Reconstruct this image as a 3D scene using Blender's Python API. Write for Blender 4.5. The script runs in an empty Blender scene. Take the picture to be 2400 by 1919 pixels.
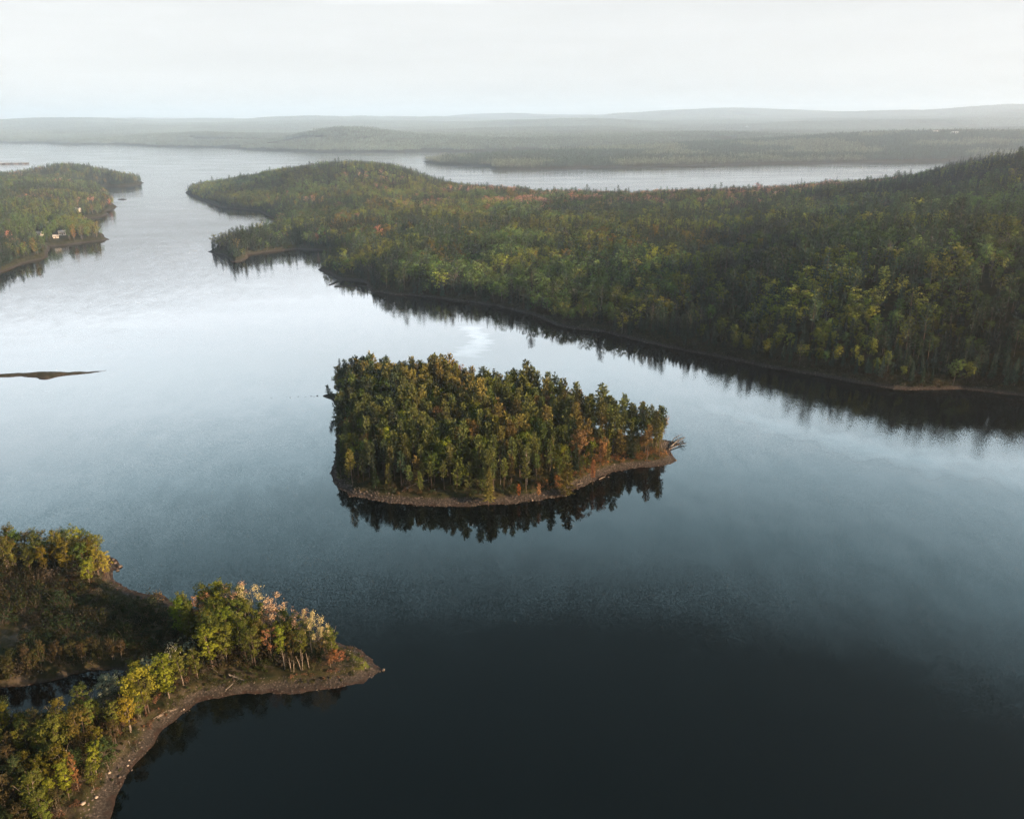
import bpy, math, random
import numpy as np
R = math.radians
sc = bpy.context.scene

# ------------------------------------------------------------------ camera
FPX = 1692.0                                   # focal length in the 2156 px wide frame
PITCH = math.atan((862 - 243) / FPX)
ROLL = R(0.58)
CAMH = 120.0
cam_d = bpy.data.cameras.new('camera'); cam = bpy.data.objects.new('camera', cam_d)
sc.collection.objects.link(cam); sc.camera = cam
cam_d.sensor_width = 36; cam_d.lens = 36 * FPX / 2156
cam_d.clip_start = 1; cam_d.clip_end = 60000
_f = np.array([0, math.cos(PITCH), -math.sin(PITCH)])
_r0 = np.array([1., 0, 0]); _u0 = np.array([0, math.sin(PITCH), math.cos(PITCH)])
_r = math.cos(ROLL) * _r0 - math.sin(ROLL) * _u0
_u = math.cos(ROLL) * _u0 + math.sin(ROLL) * _r0
import mathutils
_m = mathutils.Matrix(((_r[0], _u[0], -_f[0], 0), (_r[1], _u[1], -_f[1], 0), (_r[2], _u[2], -_f[2], CAMH), (0, 0, 0, 1)))
cam.matrix_world = _m

# ------------------------------------------------------------------ sky and sun
SUN_EL = R(14); SUN_AZ = R(24)                 # from the right, a little behind the camera
sun_dir = mathutils.Vector((math.cos(SUN_AZ) * math.cos(SUN_EL), -math.sin(SUN_AZ) * math.cos(SUN_EL), math.sin(SUN_EL)))
w = bpy.data.worlds.new('World'); sc.world = w; w.use_nodes = True
nt = w.node_tree; nt.nodes.clear(); N = nt.nodes.new; L = nt.links.new
out = N('ShaderNodeOutputWorld'); bgs = N('ShaderNodeBackground'); bgc = N('ShaderNodeBackground'); mix = N('ShaderNodeMixShader')
sky = N('ShaderNodeTexSky'); sky.sky_type = 'NISHITA'; sky.sun_disc = False
sky.sun_elevation = SUN_EL; sky.sun_rotation = R(90) + SUN_AZ
bgs.inputs['Strength'].default_value = 0.05
L(sky.outputs[0], bgs.inputs['Color'])
tc = N('ShaderNodeTexCoord'); sep = N('ShaderNodeSeparateXYZ'); L(tc.outputs['Generated'], sep.inputs[0])
# thin cloud sheet: pale at the horizon, brightest in the band above the frame, grey-blue overhead
mp = N('ShaderNodeMapping'); mp.inputs['Scale'].default_value = (1.0, 1.0, 5.0)
L(tc.outputs['Generated'], mp.inputs['Vector'])
nz = N('ShaderNodeTexNoise'); nz.inputs['Scale'].default_value = 1.6; nz.inputs['Detail'].default_value = 5; nz.inputs['Roughness'].default_value = .55
L(mp.outputs[0], nz.inputs['Vector'])
wob = N('ShaderNodeMath'); wob.operation = 'MULTIPLY_ADD'; wob.inputs[1].default_value = 0.08; L(nz.outputs['Fac'], wob.inputs[0])
wof = N('ShaderNodeMath'); wof.operation = 'ADD'; wof.inputs[1].default_value = -0.042; L(sep.outputs['Z'], wof.inputs[0]); L(wof.outputs[0], wob.inputs[2])
ramp = N('ShaderNodeValToRGB'); L(wob.outputs[0], ramp.inputs[0])
SKYSTOPS = [(0.0, (.99, .985, .97), .435), (.085, (.99, .985, .975), .44), (.130, (.99, .985, .97), .445), (.17, (.92, .96, 1.0), 1.1), (.22, (.88, .945, 1.0), 2.1),
            (.30, (.80, .925, 1.0), 2.3), (.39, (.64, .88, 1.0), 1.85), (.47, (.55, .86, 1.0), 1.05), (.58, (.5, .82, .95), .17), (1.0, (.45, .76, .95), .06)]
cr = ramp.color_ramp
while len(cr.elements) < len(SKYSTOPS): cr.elements.new(.5)
for e, (p, c, s) in zip(cr.elements, SKYSTOPS):
    e.position = p; e.color = (c[0] * s / 3, c[1] * s / 3, c[2] * s / 3, 1)
# the clouds ahead are the bright ones; behind and to the left the sky is duller
azr = N('ShaderNodeMapRange'); azr.interpolation_type = 'SMOOTHSTEP'; azr.inputs[1].default_value = .25; azr.inputs[2].default_value = .75; azr.inputs[3].default_value = .22; azr.inputs[4].default_value = 1.0
L(sep.outputs['Y'], azr.inputs[0])
high = N('ShaderNodeMapRange'); high.inputs[1].default_value = .45; high.inputs[2].default_value = .6; L(sep.outputs['Z'], high.inputs[0])
azm = N('ShaderNodeMath'); azm.operation = 'MAXIMUM'; L(azr.outputs[0], azm.inputs[0]); L(high.outputs[0], azm.inputs[1])
st = N('ShaderNodeMath'); st.operation = 'MULTIPLY'; st.inputs[1].default_value = 2.28; mp2 = N('ShaderNodeMapping'); mp2.inputs['Scale'].default_value = (1.0, 1.6, 9.0); mp2.inputs['Rotation'].default_value = (.1, .25, 0); L(tc.outputs['Generated'], mp2.inputs['Vector'])
nz2 = N('ShaderNodeTexNoise'); nz2.inputs['Scale'].default_value = 1.3; nz2.inputs['Detail'].default_value = 6; nz2.inputs['Roughness'].default_value = .6; L(mp2.outputs[0], nz2.inputs['Vector'])
cl = N('ShaderNodeMapRange'); cl.inputs[1].default_value = .3; cl.inputs[2].default_value = .7; cl.inputs[3].default_value = .90; cl.inputs[4].default_value = 1.07; L(nz2.outputs['Fac'], cl.inputs[0])
cm = N('ShaderNodeMath'); cm.operation = 'MULTIPLY'; L(azm.outputs[0], cm.inputs[0]); L(cl.outputs[0], cm.inputs[1]); L(cm.outputs[0], st.inputs[0]); L(st.outputs[0], bgc.inputs['Strength'])
L(ramp.outputs[0], bgc.inputs['Color'])
mix.inputs[0].default_value = .93
L(bgs.outputs[0], mix.inputs[1]); L(bgc.outputs[0], mix.inputs[2]); L(mix.outputs[0], out.inputs['Surface'])
w.cycles.sampling_method = 'MANUAL'; w.cycles.sample_map_resolution = 512

sl = bpy.data.lights.new('sun', 'SUN'); so = bpy.data.objects.new('sun', sl); sc.collection.objects.link(so)
sl.energy = 5.0; sl.angle = R(0.6); sl.color = (1.0, .64, .36)
so.rotation_euler = sun_dir.to_track_quat('Z', 'Y').to_euler(); so.location = (300, -100, 400)

sc.view_settings.view_transform = 'Standard'; sc.view_settings.look = 'None'
sc.view_settings.exposure = 1.4; sc.view_settings.gamma = 1.0
sc.render.engine = 'CYCLES'
sc.cycles.max_bounces = 5; sc.cycles.diffuse_bounces = 2; sc.cycles.glossy_bounces = 2; sc.cycles.transmission_bounces = 3
sc.cycles.volume_bounces = 2; sc.cycles.transparent_max_bounces = 8
sc.cycles.caustics_reflective = False; sc.cycles.caustics_refractive = False
sc.cycles.use_denoising = True; sc.cycles.denoising_prefilter = 'NONE'

# ------------------------------------------------------------------ helpers
rng = np.random.default_rng(7); random.seed(7)
def at(px, py, z=0.0):
    """point on the level z seen at a place of the 2156 x 1724 photograph"""
    a = (px - 1078) / FPX; b = (862 - py) / FPX
    d = _f + a * _r + b * _u
    t = (z - CAMH) / d[2]
    return float(d[0] * t), float(d[1] * t)
def tag(o, label=None, cat=None, group=None, kind=None):
    if label: o['label'] = label
    if cat: o['category'] = cat
    if group: o['group'] = group
    if kind: o['kind'] = kind
    return o
def link(o): sc.collection.objects.link(o); return o
def sst(a, b, x):
    t = np.clip((x - a) / (b - a), 0, 1); return t * t * (3 - 2 * t)
def hash2(ix, iy, seed):
    n = (ix.astype(np.int64) * 374761393 + iy.astype(np.int64) * 668265263 + seed * 982451653) & 0x7fffffff
    n = ((n ^ (n >> 13)) * 1274126177) & 0x7fffffff
    return ((n ^ (n >> 16)) & 0xffff) / 65535.0
def vnoise(x, y, wl, seed=0):
    x = x / wl; y = y / wl
    ix = np.floor(x); iy = np.floor(y); fx = x - ix; fy = y - iy
    fx = fx * fx * (3 - 2 * fx); fy = fy * fy * (3 - 2 * fy)
    a = hash2(ix, iy, seed); b = hash2(ix + 1, iy, seed); c = hash2(ix, iy + 1, seed); d = hash2(ix + 1, iy + 1, seed)
    return (a * (1 - fx) + b * fx) * (1 - fy) + (c * (1 - fx) + d * fx) * fy - .5
def fbm(x, y, wl, o=3, seed=0):
    s = 0; amp = 1
    for i in range(o): s = s + amp * vnoise(x, y, wl / 2 ** i, seed + i * 17); amp *= .5
    return s

# ------------------------------------------------------------------ land outlines (read off the photograph, laid on the water plane)
def poly(pts): return np.array([at(*p) for p in pts])
ISLAND = poly([(677,833),(700,843),(712,862),(711,900),(708,940),(704,972),(694,992),(699,1006),(716,1028),(740,1045),(800,1055),(860,1062),(930,1065),(1000,1065),(1060,1061),(1130,1053),(1190,1043),(1232,1022),(1270,1001),(1310,989),(1370,984),(1412,977),(1425,968),(1416,958),(1411,948),(1414,940),(1424,932),(1400,926),(1300,914),(1200,890),(1100,872),(1000,856),(930,846),(850,838),(770,834),(725,833),(700,828)])
POINT = poly([(215,1760),(226,1720),(240,1680),(262,1640),(300,1590),(340,1540),(385,1498),(430,1477),(480,1466),(560,1461),(620,1456),(700,1452),(760,1438),(796,1418),(812,1411),(794,1396),(765,1370),(735,1357),(700,1346),(640,1330),(560,1305),(460,1290),(385,1275),(330,1252),(300,1247),(270,1237),(243,1217),(238,1203),(256,1196),(248,1182),(236,1174),(215,1166),(150,1158),(60,1154),(-60,1152),(-500,1180),(-900,1300),(-1400,1700),(-1400,2300),(-200,2500),(100,2000)])
POND = poly([(-300,1480),(-100,1462),(0,1450),(90,1434),(190,1412),(235,1405),(262,1412),(275,1430),(252,1440),(215,1460),(176,1482),(135,1502),(60,1512),(0,1514),(-100,1530),(-300,1550)])
MAIN = poly([(2900,960),(2400,868),(2156,834),(2030,819),(1920,822),(1880,820),(1800,806),(1700,787),(1620,776),(1540,757),(1430,737),(1330,715),(1270,699),(1200,692),(1165,683),(1130,666),(1060,648),(1000,638),(900,626),(834,621),(784,615),(774,598),(759,590),(719,588),(700,580),(684,571),(668,567),(682,561),(690,548),(700,536),(684,528),(622,524),(559,532),(524,537),(527,543),(510,549),(492,553),(484,545),(470,537),(454,534),(434,530),(452,524),(474,514),(520,503),(560,496),(588,490),(594,482),(589,476),(574,461),(547,445),(509,441),(459,436),(427,423),(397,411),(391,406),(410,398),(500,391),(600,387),(700,383),(800,381),(900,388),(960,400),(1000,410),(1100,416),(1300,418),(1500,419),(1650,419),(1800,414),(2156,405),(2700,400),(3600,430),(3900,700)])
LEFT = poly([(0,576),(27,566.5),(53,554.5),(80,548),(98,543),(108,527),(106,519),(142,516),(177,511),(205,508),(225,506),(236,504),(226,500),(213,490),(188,481),(177,470),(179,462),(198,459),(220,456),(228,450),(218,446),(241,439),(252,436.2),(240,432),(234,420),(212,404),(205,396),(216,392.5),(248,393),(283,390.5),(306,385.5),(290,382),(240,379),(180,376),(120,379),(70,383),(20,382),(-60,382),(-500,385),(-1100,440),(-1500,640),(-900,660),(-300,610)])
FARPT = poly([(888,341.5),(925,347),(1024,350),(1039,356.5),(1129,356.2),(1246,354),(1437,350),(1637,345),(1937,340),(2156,338),(2700,332),(3600,330),(3600,290),(2400,300),(1700,306),(1300,314),(1200,321),(1100,327),(1000,332),(925,337.5)])
FAR = poly([(-1500,312),(-300,303),(0,301),(100,302),(120,305),(250,305),(345,309.5),(450,311),(480,314),(600,319.5),(700,321),(800,321),(900,320),(1000,318.8),(1078,317.8),(1190,314.5),(1260,314),(1700,306),(2700,296),(4200,290)])
FAR = np.vstack([FAR, np.array([(26000., 9000.), (22000., 19000.), (0., 21000.), (-22000., 19000.), (-26000., 9000.)])])
BAR = poly([(-160,789),(0,787),(40,785),(83,783),(117,782.5),(167,783),(200,781.6),(229,780.2),(200,785.3),(150,790),(117,795.5),(97,800.5),(87,800.3),(73,796),(40,793.5),(0,795),(-160,800)])
SPIT1 = poly([(668,566),(684,569),(705,579),(722,586),(760,589),(790,592),(775,595),(740,592),(722,592),(700,601),(690,601.5),(713,590),(700,583),(684,575),(670,569)])
SPIT2 = poly([(702,602.2),(740,600),(786,601),(790,604),(745,603.2),(706,605.5)])
ROCKBAR = poly([(243,420.6),(256,419.3),(270,419.8),(262,421.3),(248,421.8)])

def signed_dist(P, X, Y, pad=60):
    """distance inside (+) / outside (-) a closed outline; far outside is just -pad"""
    out = np.full(X.shape, -float(pad))
    m = (X > P[:, 0].min() - pad) & (X < P[:, 0].max() + pad) & (Y > P[:, 1].min() - pad) & (Y < P[:, 1].max() + pad)
    if not m.any(): return out
    x = X[m]; y = Y[m]
    d2 = np.full(x.shape, 1e18); ins = np.zeros(x.shape, bool)
    n = len(P)
    for i in range(n):
        ax, ay = P[i]; bx, by = P[(i + 1) % n]
        ex = bx - ax; ey = by - ay
        t = np.clip(((x - ax) * ex + (y - ay) * ey) / (ex * ex + ey * ey + 1e-9), 0, 1)
        dx = x - ax - t * ex; dy = y - ay - t * ey
        d2 = np.minimum(d2, dx * dx + dy * dy)
        if ey != 0:
            c = ((ay > y) != (by > y)) & (x < ex * (y - ay) / ey + ax)
            ins ^= c
    d = np.sqrt(d2); out[m] = np.where(ins, d, -d)
    return out
def warp(X, Y):
    D = np.hypot(X, Y)
    a = 1.0 + 0 * D; b = 5 * sst(450, 900, D); c = 45 * sst(2400, 4000, D)
    Xw = X + a * vnoise(X, Y, 5, 1) * 1.6 + a * vnoise(X, Y, 1.7, 9) * .6 + b * vnoise(X, Y, 26, 3) + c * vnoise(X, Y, 220, 5)
    Yw = Y + a * vnoise(X, Y, 5, 2) * 1.6 + a * vnoise(X, Y, 1.7, 8) * .6 + b * vnoise(X, Y, 26, 4) + c * vnoise(X, Y, 220, 6)
    return Xw, Yw
def G(X, Y, cx, cy, a, sx, sy, rot=0):
    c, s = math.cos(R(rot)), math.sin(R(rot))
    u = (X - cx) * c + (Y - cy) * s; v = -(X - cx) * s + (Y - cy) * c
    return a * np.exp(-.5 * ((u / sx) ** 2 + (v / sy) ** 2))
def profile(sd, beach, slope, bank, plateau, scale):
    h = np.where(sd < 0, np.maximum(sd * .3, -4), 0)
    p = np.maximum(sd, 0)
    h = h + np.minimum(p, beach) * slope + bank * sst(beach * .8, beach + 3.5, p)
    return h + plateau * (1 - np.exp(-np.maximum(p - beach, 0) / scale))
LANDS = {}
def height(X, Y, which=False):
    Xw, Yw = warp(X, Y)
    S = {k: signed_dist(P, Xw, Yw, pad) for k, P, pad in (('island', ISLAND, 20), ('point', POINT, 20), ('pond', POND, 20), ('main', MAIN, 30),
         ('left', LEFT, 30), ('farpt', FARPT, 60), ('far', FAR, 120), ('bar', BAR, 15), ('spit', SPIT1, 15), ('spit2', SPIT2, 15), ('rockbar', ROCKBAR, 15))}
    rough = vnoise(X, Y, 2.2, 31) * .25 + vnoise(X, Y, 9, 33) * .5
    H = profile(S['island'], np.where((X < -52) | (Y > 296), .8, np.clip(2.0 + 3.0 * vnoise(X, Y, 13, 88), .5, 4)), .16, 1.3, 2.2, 14)
    sp = np.minimum(S['point'], 2.5 * -S['pond'])
    H = np.maximum(H, profile(sp, np.clip(1.9 + 3.2 * vnoise(X, Y, 12, 89), .4, 4.2), .15, 1.3, .9, 18))
    sm = S['main']
    hm = profile(sm, np.clip(1.3 + 3.0 * vnoise(X, Y, 22, 90), .2, 3.5), .22, 2.0, 7, 50)
    k = sst(5, 130, sm)
    hill = (G(X, Y, 690, 750, 69, 245, 235) + G(X, Y, 1130, 410, 225, 200, 230) + G(X, Y, -215, 1345, 27, 120, 110) + G(X, Y, -330, 1330, 14, 150, 60)  # second, tallest bump is unseen: added out of frame to shade the slope
            + G(X, Y, 120, 720, 8, 160, 120) + fbm(X, Y, 170, 3, 41) * 14)
    hm = hm + k * np.maximum(hill, -3) + 26 * sst(0, 85, sm) * sst(40, 240, X) * sst(800, 480, Y)
    H = np.maximum(H, hm)
    sleft = S['left']
    hl = profile(sleft, 2.2, .2, 2.2, 7, 60) + sst(5, 90, sleft) * np.maximum(G(X, Y, -875, 1690, 20, 80, 55) + G(X, Y, -800, 1150, 8, 180, 250) + fbm(X, Y, 160, 3, 51) * 9, -3)
    H = np.maximum(H, hl)
    s = S['farpt']
    H = np.maximum(H, profile(s, 5, .1, 2, 8, 150) + sst(5, 350, s) * np.maximum(G(X, Y, 2200, 3500, 50, 1000, 420) + G(X, Y, 1250, 2950, 16, 500, 300) + fbm(X, Y, 700, 3, 61) * 26, -4))
    s = S['far']
    D = np.hypot(X, Y)
    hf = profile(s, 6, .1, 3, 12, 250) + sst(5, 500, s) * np.maximum(
        G(X, Y, -745, 3700, 52, 210, 190) + G(X, Y, -1750, 4350, 30, 260, 200) + G(X, Y, -4500, 9000, 60, 600, 800) + G(X, Y, -2470, 10000, 55, 700, 500) + G(X, Y, 2900, 10500, 70, 900, 600) + G(X, Y, 5600, 9500, 55, 1300, 600) + G(X, Y, 600, 7000, 40, 500, 400) + G(X, Y, 2600, 6200, 35, 700, 300) + sst(4800, 12500, D) * 74
        + fbm(X, Y, 1900, 4, 71) * (50 + 60 * sst(6000, 14000, D)), -5)
    H = np.maximum(H, hf)
    for nme, hh in (('bar', .9), ('spit', .7), ('spit2', .4), ('rockbar', 1.2)):
        s = S[nme]; H = np.maximum(H, np.where(s < 0, np.maximum(s * .3, -4), np.minimum(s * .22, hh)))
    H = np.where(H > .25, H + rough * np.minimum(1, (H - .25)), H)
    return (H, S) if which else H
def ground_z(x, y):
    return float(height(np.array([float(x)]), np.array([float(y)]))[0])

# ------------------------------------------------------------------ materials
def new_mat(name):
    m = bpy.data.materials.new(name); m.use_nodes = True; m.node_tree.nodes.clear(); return m, m.node_tree.nodes.new, m.node_tree.links.new
def leaf_mat(name, trans=.16):
    m, N, L = new_mat(name)
    o = N('ShaderNodeOutputMaterial'); a = N('ShaderNodeAttribute'); a.attribute_type = 'INSTANCER'; a.attribute_name = 'tint'
    v = N('ShaderNodeAttribute'); v.attribute_type = 'GEOMETRY'; v.attribute_name = 'var'
    k = N('ShaderNodeMath'); k.operation = 'MULTIPLY_ADD'; k.inputs[1].default_value = .75; k.inputs[2].default_value = .62; L(v.outputs['Fac'], k.inputs[0])
    mu = N('ShaderNodeVectorMath'); mu.operation = 'SCALE'; L(a.outputs['Color'], mu.inputs[0]); L(k.outputs[0], mu.inputs['Scale'])
    d = N('ShaderNodeBsdfDiffuse'); t = N('ShaderNodeBsdfTranslucent'); x = N('ShaderNodeMixShader'); x.inputs[0].default_value = trans
    L(mu.outputs[0], d.inputs['Color']); L(mu.outputs[0], t.inputs['Color']); L(d.outputs[0], x.inputs[1]); L(t.outputs[0], x.inputs[2]); L(x.outputs[0], o.inputs['Surface'])
    return m
def plain_mat(name, col, rough=.9, col2=None, scale=3.0):
    m, N, L = new_mat(name)
    o = N('ShaderNodeOutputMaterial'); b = N('ShaderNodeBsdfPrincipled'); b.inputs['Roughness'].default_value = rough
    b.inputs['Specular IOR Level'].default_value = .25
    n = N('ShaderNodeTexNoise'); n.inputs['Scale'].default_value = scale; n.inputs['Detail'].default_value = 4
    tcx = N('ShaderNodeTexCoord'); L(tcx.outputs['Object'], n.inputs['Vector'])
    r = N('ShaderNodeValToRGB'); r.color_ramp.elements[0].position = .35; r.color_ramp.elements[1].position = .65
    c2 = col2 or tuple(c * .55 for c in col)
    r.color_ramp.elements[0].color = (*c2, 1); r.color_ramp.elements[1].color = (*col, 1)
    L(n.outputs['Fac'], r.inputs[0]); L(r.outputs[0], b.inputs['Base Color']); L(b.outputs[0], o.inputs['Surface'])
    return m
M_LEAF = leaf_mat('foliage'); M_NEEDLE = leaf_mat('needles', .08)
M_BARK = plain_mat('bark', (.13, .105, .09), .95, (.06, .05, .045), 2)
M_PALE = plain_mat('pale_bark', (.25, .22, .19), .9, (.10, .085, .075), 2)
M_GREYWOOD = plain_mat('weathered_wood', (.25, .235, .22), .9, (.12, .11, .10), 2)
M_ROCK = plain_mat('rock', (.135, .115, .105), .95, (.05, .045, .042), .8)
M_PALEROCK = plain_mat('pale_rock', (.40, .36, .32), .9, (.22, .19, .17), 1.2)
M_WHITE = plain_mat('white_paint', (.62, .62, .61), .6, (.66, .66, .66), 1)
M_ROOF = plain_mat('grey_roof', (.55, .56, .58), .6, (.42, .43, .45), 1)
M_DARKROOF = plain_mat('dark_roof', (.12, .12, .13), .7, (.07, .07, .08), 1)
M_GLASS = plain_mat('window_glass', (.03, .04, .05), .15, (.02, .03, .03), 1)

def ground_material():
    m, N, L = new_mat('ground')
    o = N('ShaderNodeOutputMaterial'); b = N('ShaderNodeBsdfDiffuse')
    g = N('ShaderNodeNewGeometry'); s = N('ShaderNodeSeparateXYZ'); L(g.outputs['Position'], s.inputs[0])
    def noise(sc_, det=4, r=.6):
        n = N('ShaderNodeTexNoise'); n.inputs['Scale'].default_value = sc_; n.inputs['Detail'].default_value = det; n.inputs['Roughness'].default_value = r
        L(g.outputs['Position'], n.inputs['Vector']); return n.outputs['Fac']
    def ramp_(f, stops):
        r = N('ShaderNodeValToRGB'); e = r.color_ramp.elements
        while len(e) < len(stops): e.new(.5)
        for q, (p, c) in zip(e, stops): q.position = p; q.color = (*c, 1)
        L(f, r.inputs[0]); return r.outputs[0]
    def mixc(f, a, c):
        x = N('ShaderNodeMix'); x.data_type = 'RGBA'; L(f, x.inputs[0]); L(a, x.inputs[6]); L(c, x.inputs[7]); return x.outputs[2]
    forest = ramp_(noise(.35), [(.35, (.018, .024, .012)), (.55, (.04, .042, .02)), (.7, (.07, .055, .035))])
    stones = ramp_(noise(2.2, 6, .75), [(.34, (.022, .021, .020)), (.53, (.052, .048, .045)), (.74, (.15, .13, .12))])
    wet = ramp_(noise(.8), [(.4, (.035, .025, .022)), (.6, (.07, .05, .044))])
    wob = N('ShaderNodeMath'); wob.operation = 'MULTIPLY_ADD'; wob.inputs[1].default_value = .9; L(noise(.5), wob.inputs[0]); L(s.outputs['Z'], wob.inputs[2])
    mr = N('ShaderNodeMapRange'); mr.inputs[1].default_value = 1.2; mr.inputs[2].default_value = 1.75; L(wob.outputs[0], mr.inputs[0])
    mw = N('ShaderNodeMapRange'); mw.inputs[1].default_value = .45; mw.inputs[2].default_value = .65; L(wob.outputs[0], mw.inputs[0])
    c = mixc(mw.outputs[0], wet, stones)
    c = mixc(mr.outputs[0], c, forest)
    # grass patches stored on the sheet itself
    a = N('ShaderNodeAttribute'); a.attribute_name = 'grass'
    gr = ramp_(noise(1.5), [(.35, (.06, .075, .012)), (.65, (.13, .15, .03))])
    c = mixc(a.outputs['Fac'], c, gr)
    a2 = N('ShaderNodeAttribute'); a2.attribute_name = 'scrub'
    sb = ramp_(noise(.25, 6, .7), [(.35, (.02, .03, .018)), (.5, (.05, .045, .025)), (.62, (.10, .085, .07))])
    c = mixc(a2.outputs['Fac'], c, sb)
    L(c, b.inputs['Color']); L(b.outputs[0], o.inputs['Surface']); return m
M_GROUND = ground_material()

def water_material(calm=0.0):
    m, N, L = new_mat('water' if not calm else 'calm_water')
    o = N('ShaderNodeOutputMaterial'); b = N('ShaderNodeBsdfPrincipled')
    b.inputs['Base Color'].default_value = (.001, .003, .004, 1); b.inputs['Roughness'].default_value = .035; b.inputs['IOR'].default_value = 1.42
    g = N('ShaderNodeNewGeometry')
    def noise(scale, sx, sy, rot, det=2, rough=.5):
        mp = N('ShaderNodeMapping'); mp.inputs['Scale'].default_value = (sx, sy, 1); mp.inputs['Rotation'].default_value = (0, 0, R(rot))
        L(g.outputs['Position'], mp.inputs['Vector'])
        n = N('ShaderNodeTexNoise'); n.inputs['Scale'].default_value = scale; n.inputs['Detail'].default_value = det; n.inputs['Roughness'].default_value = rough
        L(mp.outputs[0], n.inputs['Vector']); return n
    fine = noise(3.2, 1, .8, 0, 2, .5)
    swell = noise(.13, 1, .55, 20, 3, .55)
    patch = noise(.011, .45, 1.7, -32, 5, .6)      # wind streaks and slicks
    sub = N('ShaderNodeVectorMath'); sub.operation = 'SUBTRACT'; sub.inputs[1].default_value = (.5, .5, .5); L(fine.outputs['Color'], sub.inputs[0])
    sub2 = N('ShaderNodeVectorMath'); sub2.operation = 'SUBTRACT'; sub2.inputs[1].default_value = (.5, .5, .5); L(swell.outputs['Color'], sub2.inputs[0])
    sl2 = N('ShaderNodeVectorMath'); sl2.operation = 'SCALE'; sl2.inputs['Scale'].default_value = .022; L(sub2.outputs[0], sl2.inputs[0])
    mr = N('ShaderNodeMapRange'); mr.inputs[1].default_value = .40; mr.inputs[2].default_value = .62; mr.inputs[3].default_value = .025; mr.inputs[4].default_value = .15
    L(patch.outputs['Fac'], mr.inputs[0])
    sl1 = N('ShaderNodeVectorMath'); sl1.operation = 'SCALE'; L(sub.outputs[0], sl1.inputs[0]); sg = N('ShaderNodeSeparateXYZ'); L(g.outputs['Position'], sg.inputs[0]); wind = N('ShaderNodeMapRange'); wind.inputs[1].default_value = 600; wind.inputs[2].default_value = 1800; wind.inputs[3].default_value = 1.0; wind.inputs[4].default_value = 2.4
    L(sg.outputs['Y'], wind.inputs[0]); wm = N('ShaderNodeMath'); wm.operation = 'MULTIPLY'; L(mr.outputs[0], wm.inputs[0]); L(wind.outputs[0], wm.inputs[1])
    if calm:                                                        # calm slick: smoother, its reflection boosted towards the middle as an added sheen
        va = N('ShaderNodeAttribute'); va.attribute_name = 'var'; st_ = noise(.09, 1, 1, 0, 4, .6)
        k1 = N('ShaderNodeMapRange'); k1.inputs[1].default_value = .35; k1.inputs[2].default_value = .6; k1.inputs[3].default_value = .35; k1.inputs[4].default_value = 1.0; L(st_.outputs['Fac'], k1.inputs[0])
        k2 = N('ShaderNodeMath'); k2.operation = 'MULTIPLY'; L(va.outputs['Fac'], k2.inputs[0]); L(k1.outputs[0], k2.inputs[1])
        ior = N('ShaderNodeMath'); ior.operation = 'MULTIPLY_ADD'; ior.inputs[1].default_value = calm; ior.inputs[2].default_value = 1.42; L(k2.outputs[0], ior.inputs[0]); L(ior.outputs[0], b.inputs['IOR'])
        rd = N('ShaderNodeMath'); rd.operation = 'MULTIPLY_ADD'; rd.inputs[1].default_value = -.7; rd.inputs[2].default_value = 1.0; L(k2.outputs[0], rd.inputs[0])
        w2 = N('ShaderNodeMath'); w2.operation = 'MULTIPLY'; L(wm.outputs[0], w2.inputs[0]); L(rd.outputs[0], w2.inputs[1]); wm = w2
    L(wm.outputs[0], sl1.inputs['Scale'])
    ad = N('ShaderNodeVectorMath'); ad.operation = 'ADD'; L(sl1.outputs[0], ad.inputs[0]); L(sl2.outputs[0], ad.inputs[1])
    mz = N('ShaderNodeVectorMath'); mz.operation = 'MULTIPLY'; mz.inputs[1].default_value = (1, 1, 0); L(ad.outputs[0], mz.inputs[0])
    az = N('ShaderNodeVectorMath'); az.operation = 'ADD'; az.inputs[1].default_value = (0, 0, 1); L(mz.outputs[0], az.inputs[0])
    nn = N('ShaderNodeVectorMath'); nn.operation = 'NORMALIZE'; L(az.outputs[0], nn.inputs[0]); L(nn.outputs[0], b.inputs['Normal'])
    L(b.outputs[0], o.inputs['Surface']); return m
M_WATER = water_material()

# ------------------------------------------------------------------ ground sheet and water
def np_mesh(name, V, Q, mat, attrs=None):
    me = bpy.data.meshes.new(name)
    n = len(V); k = Q.shape[1]; me.vertices.add(n); me.vertices.foreach_set('co', np.asarray(V, np.float32).ravel())
    me.loops.add(Q.size); me.loops.foreach_set('vertex_index', Q.ravel().astype(np.int32))
    me.polygons.add(len(Q)); me.polygons.foreach_set('loop_start', np.arange(0, Q.size, k, dtype=np.int32))
    me.polygons.foreach_set('loop_total', np.full(len(Q), k, np.int32)); me.update(calc_edges=True)
    for a, vals in (attrs or {}).items():
        at_ = me.attributes.new(a, 'FLOAT', 'POINT'); at_.data.foreach_set('value', np.asarray(vals, np.float32))
    me.materials.append(mat); return me

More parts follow.
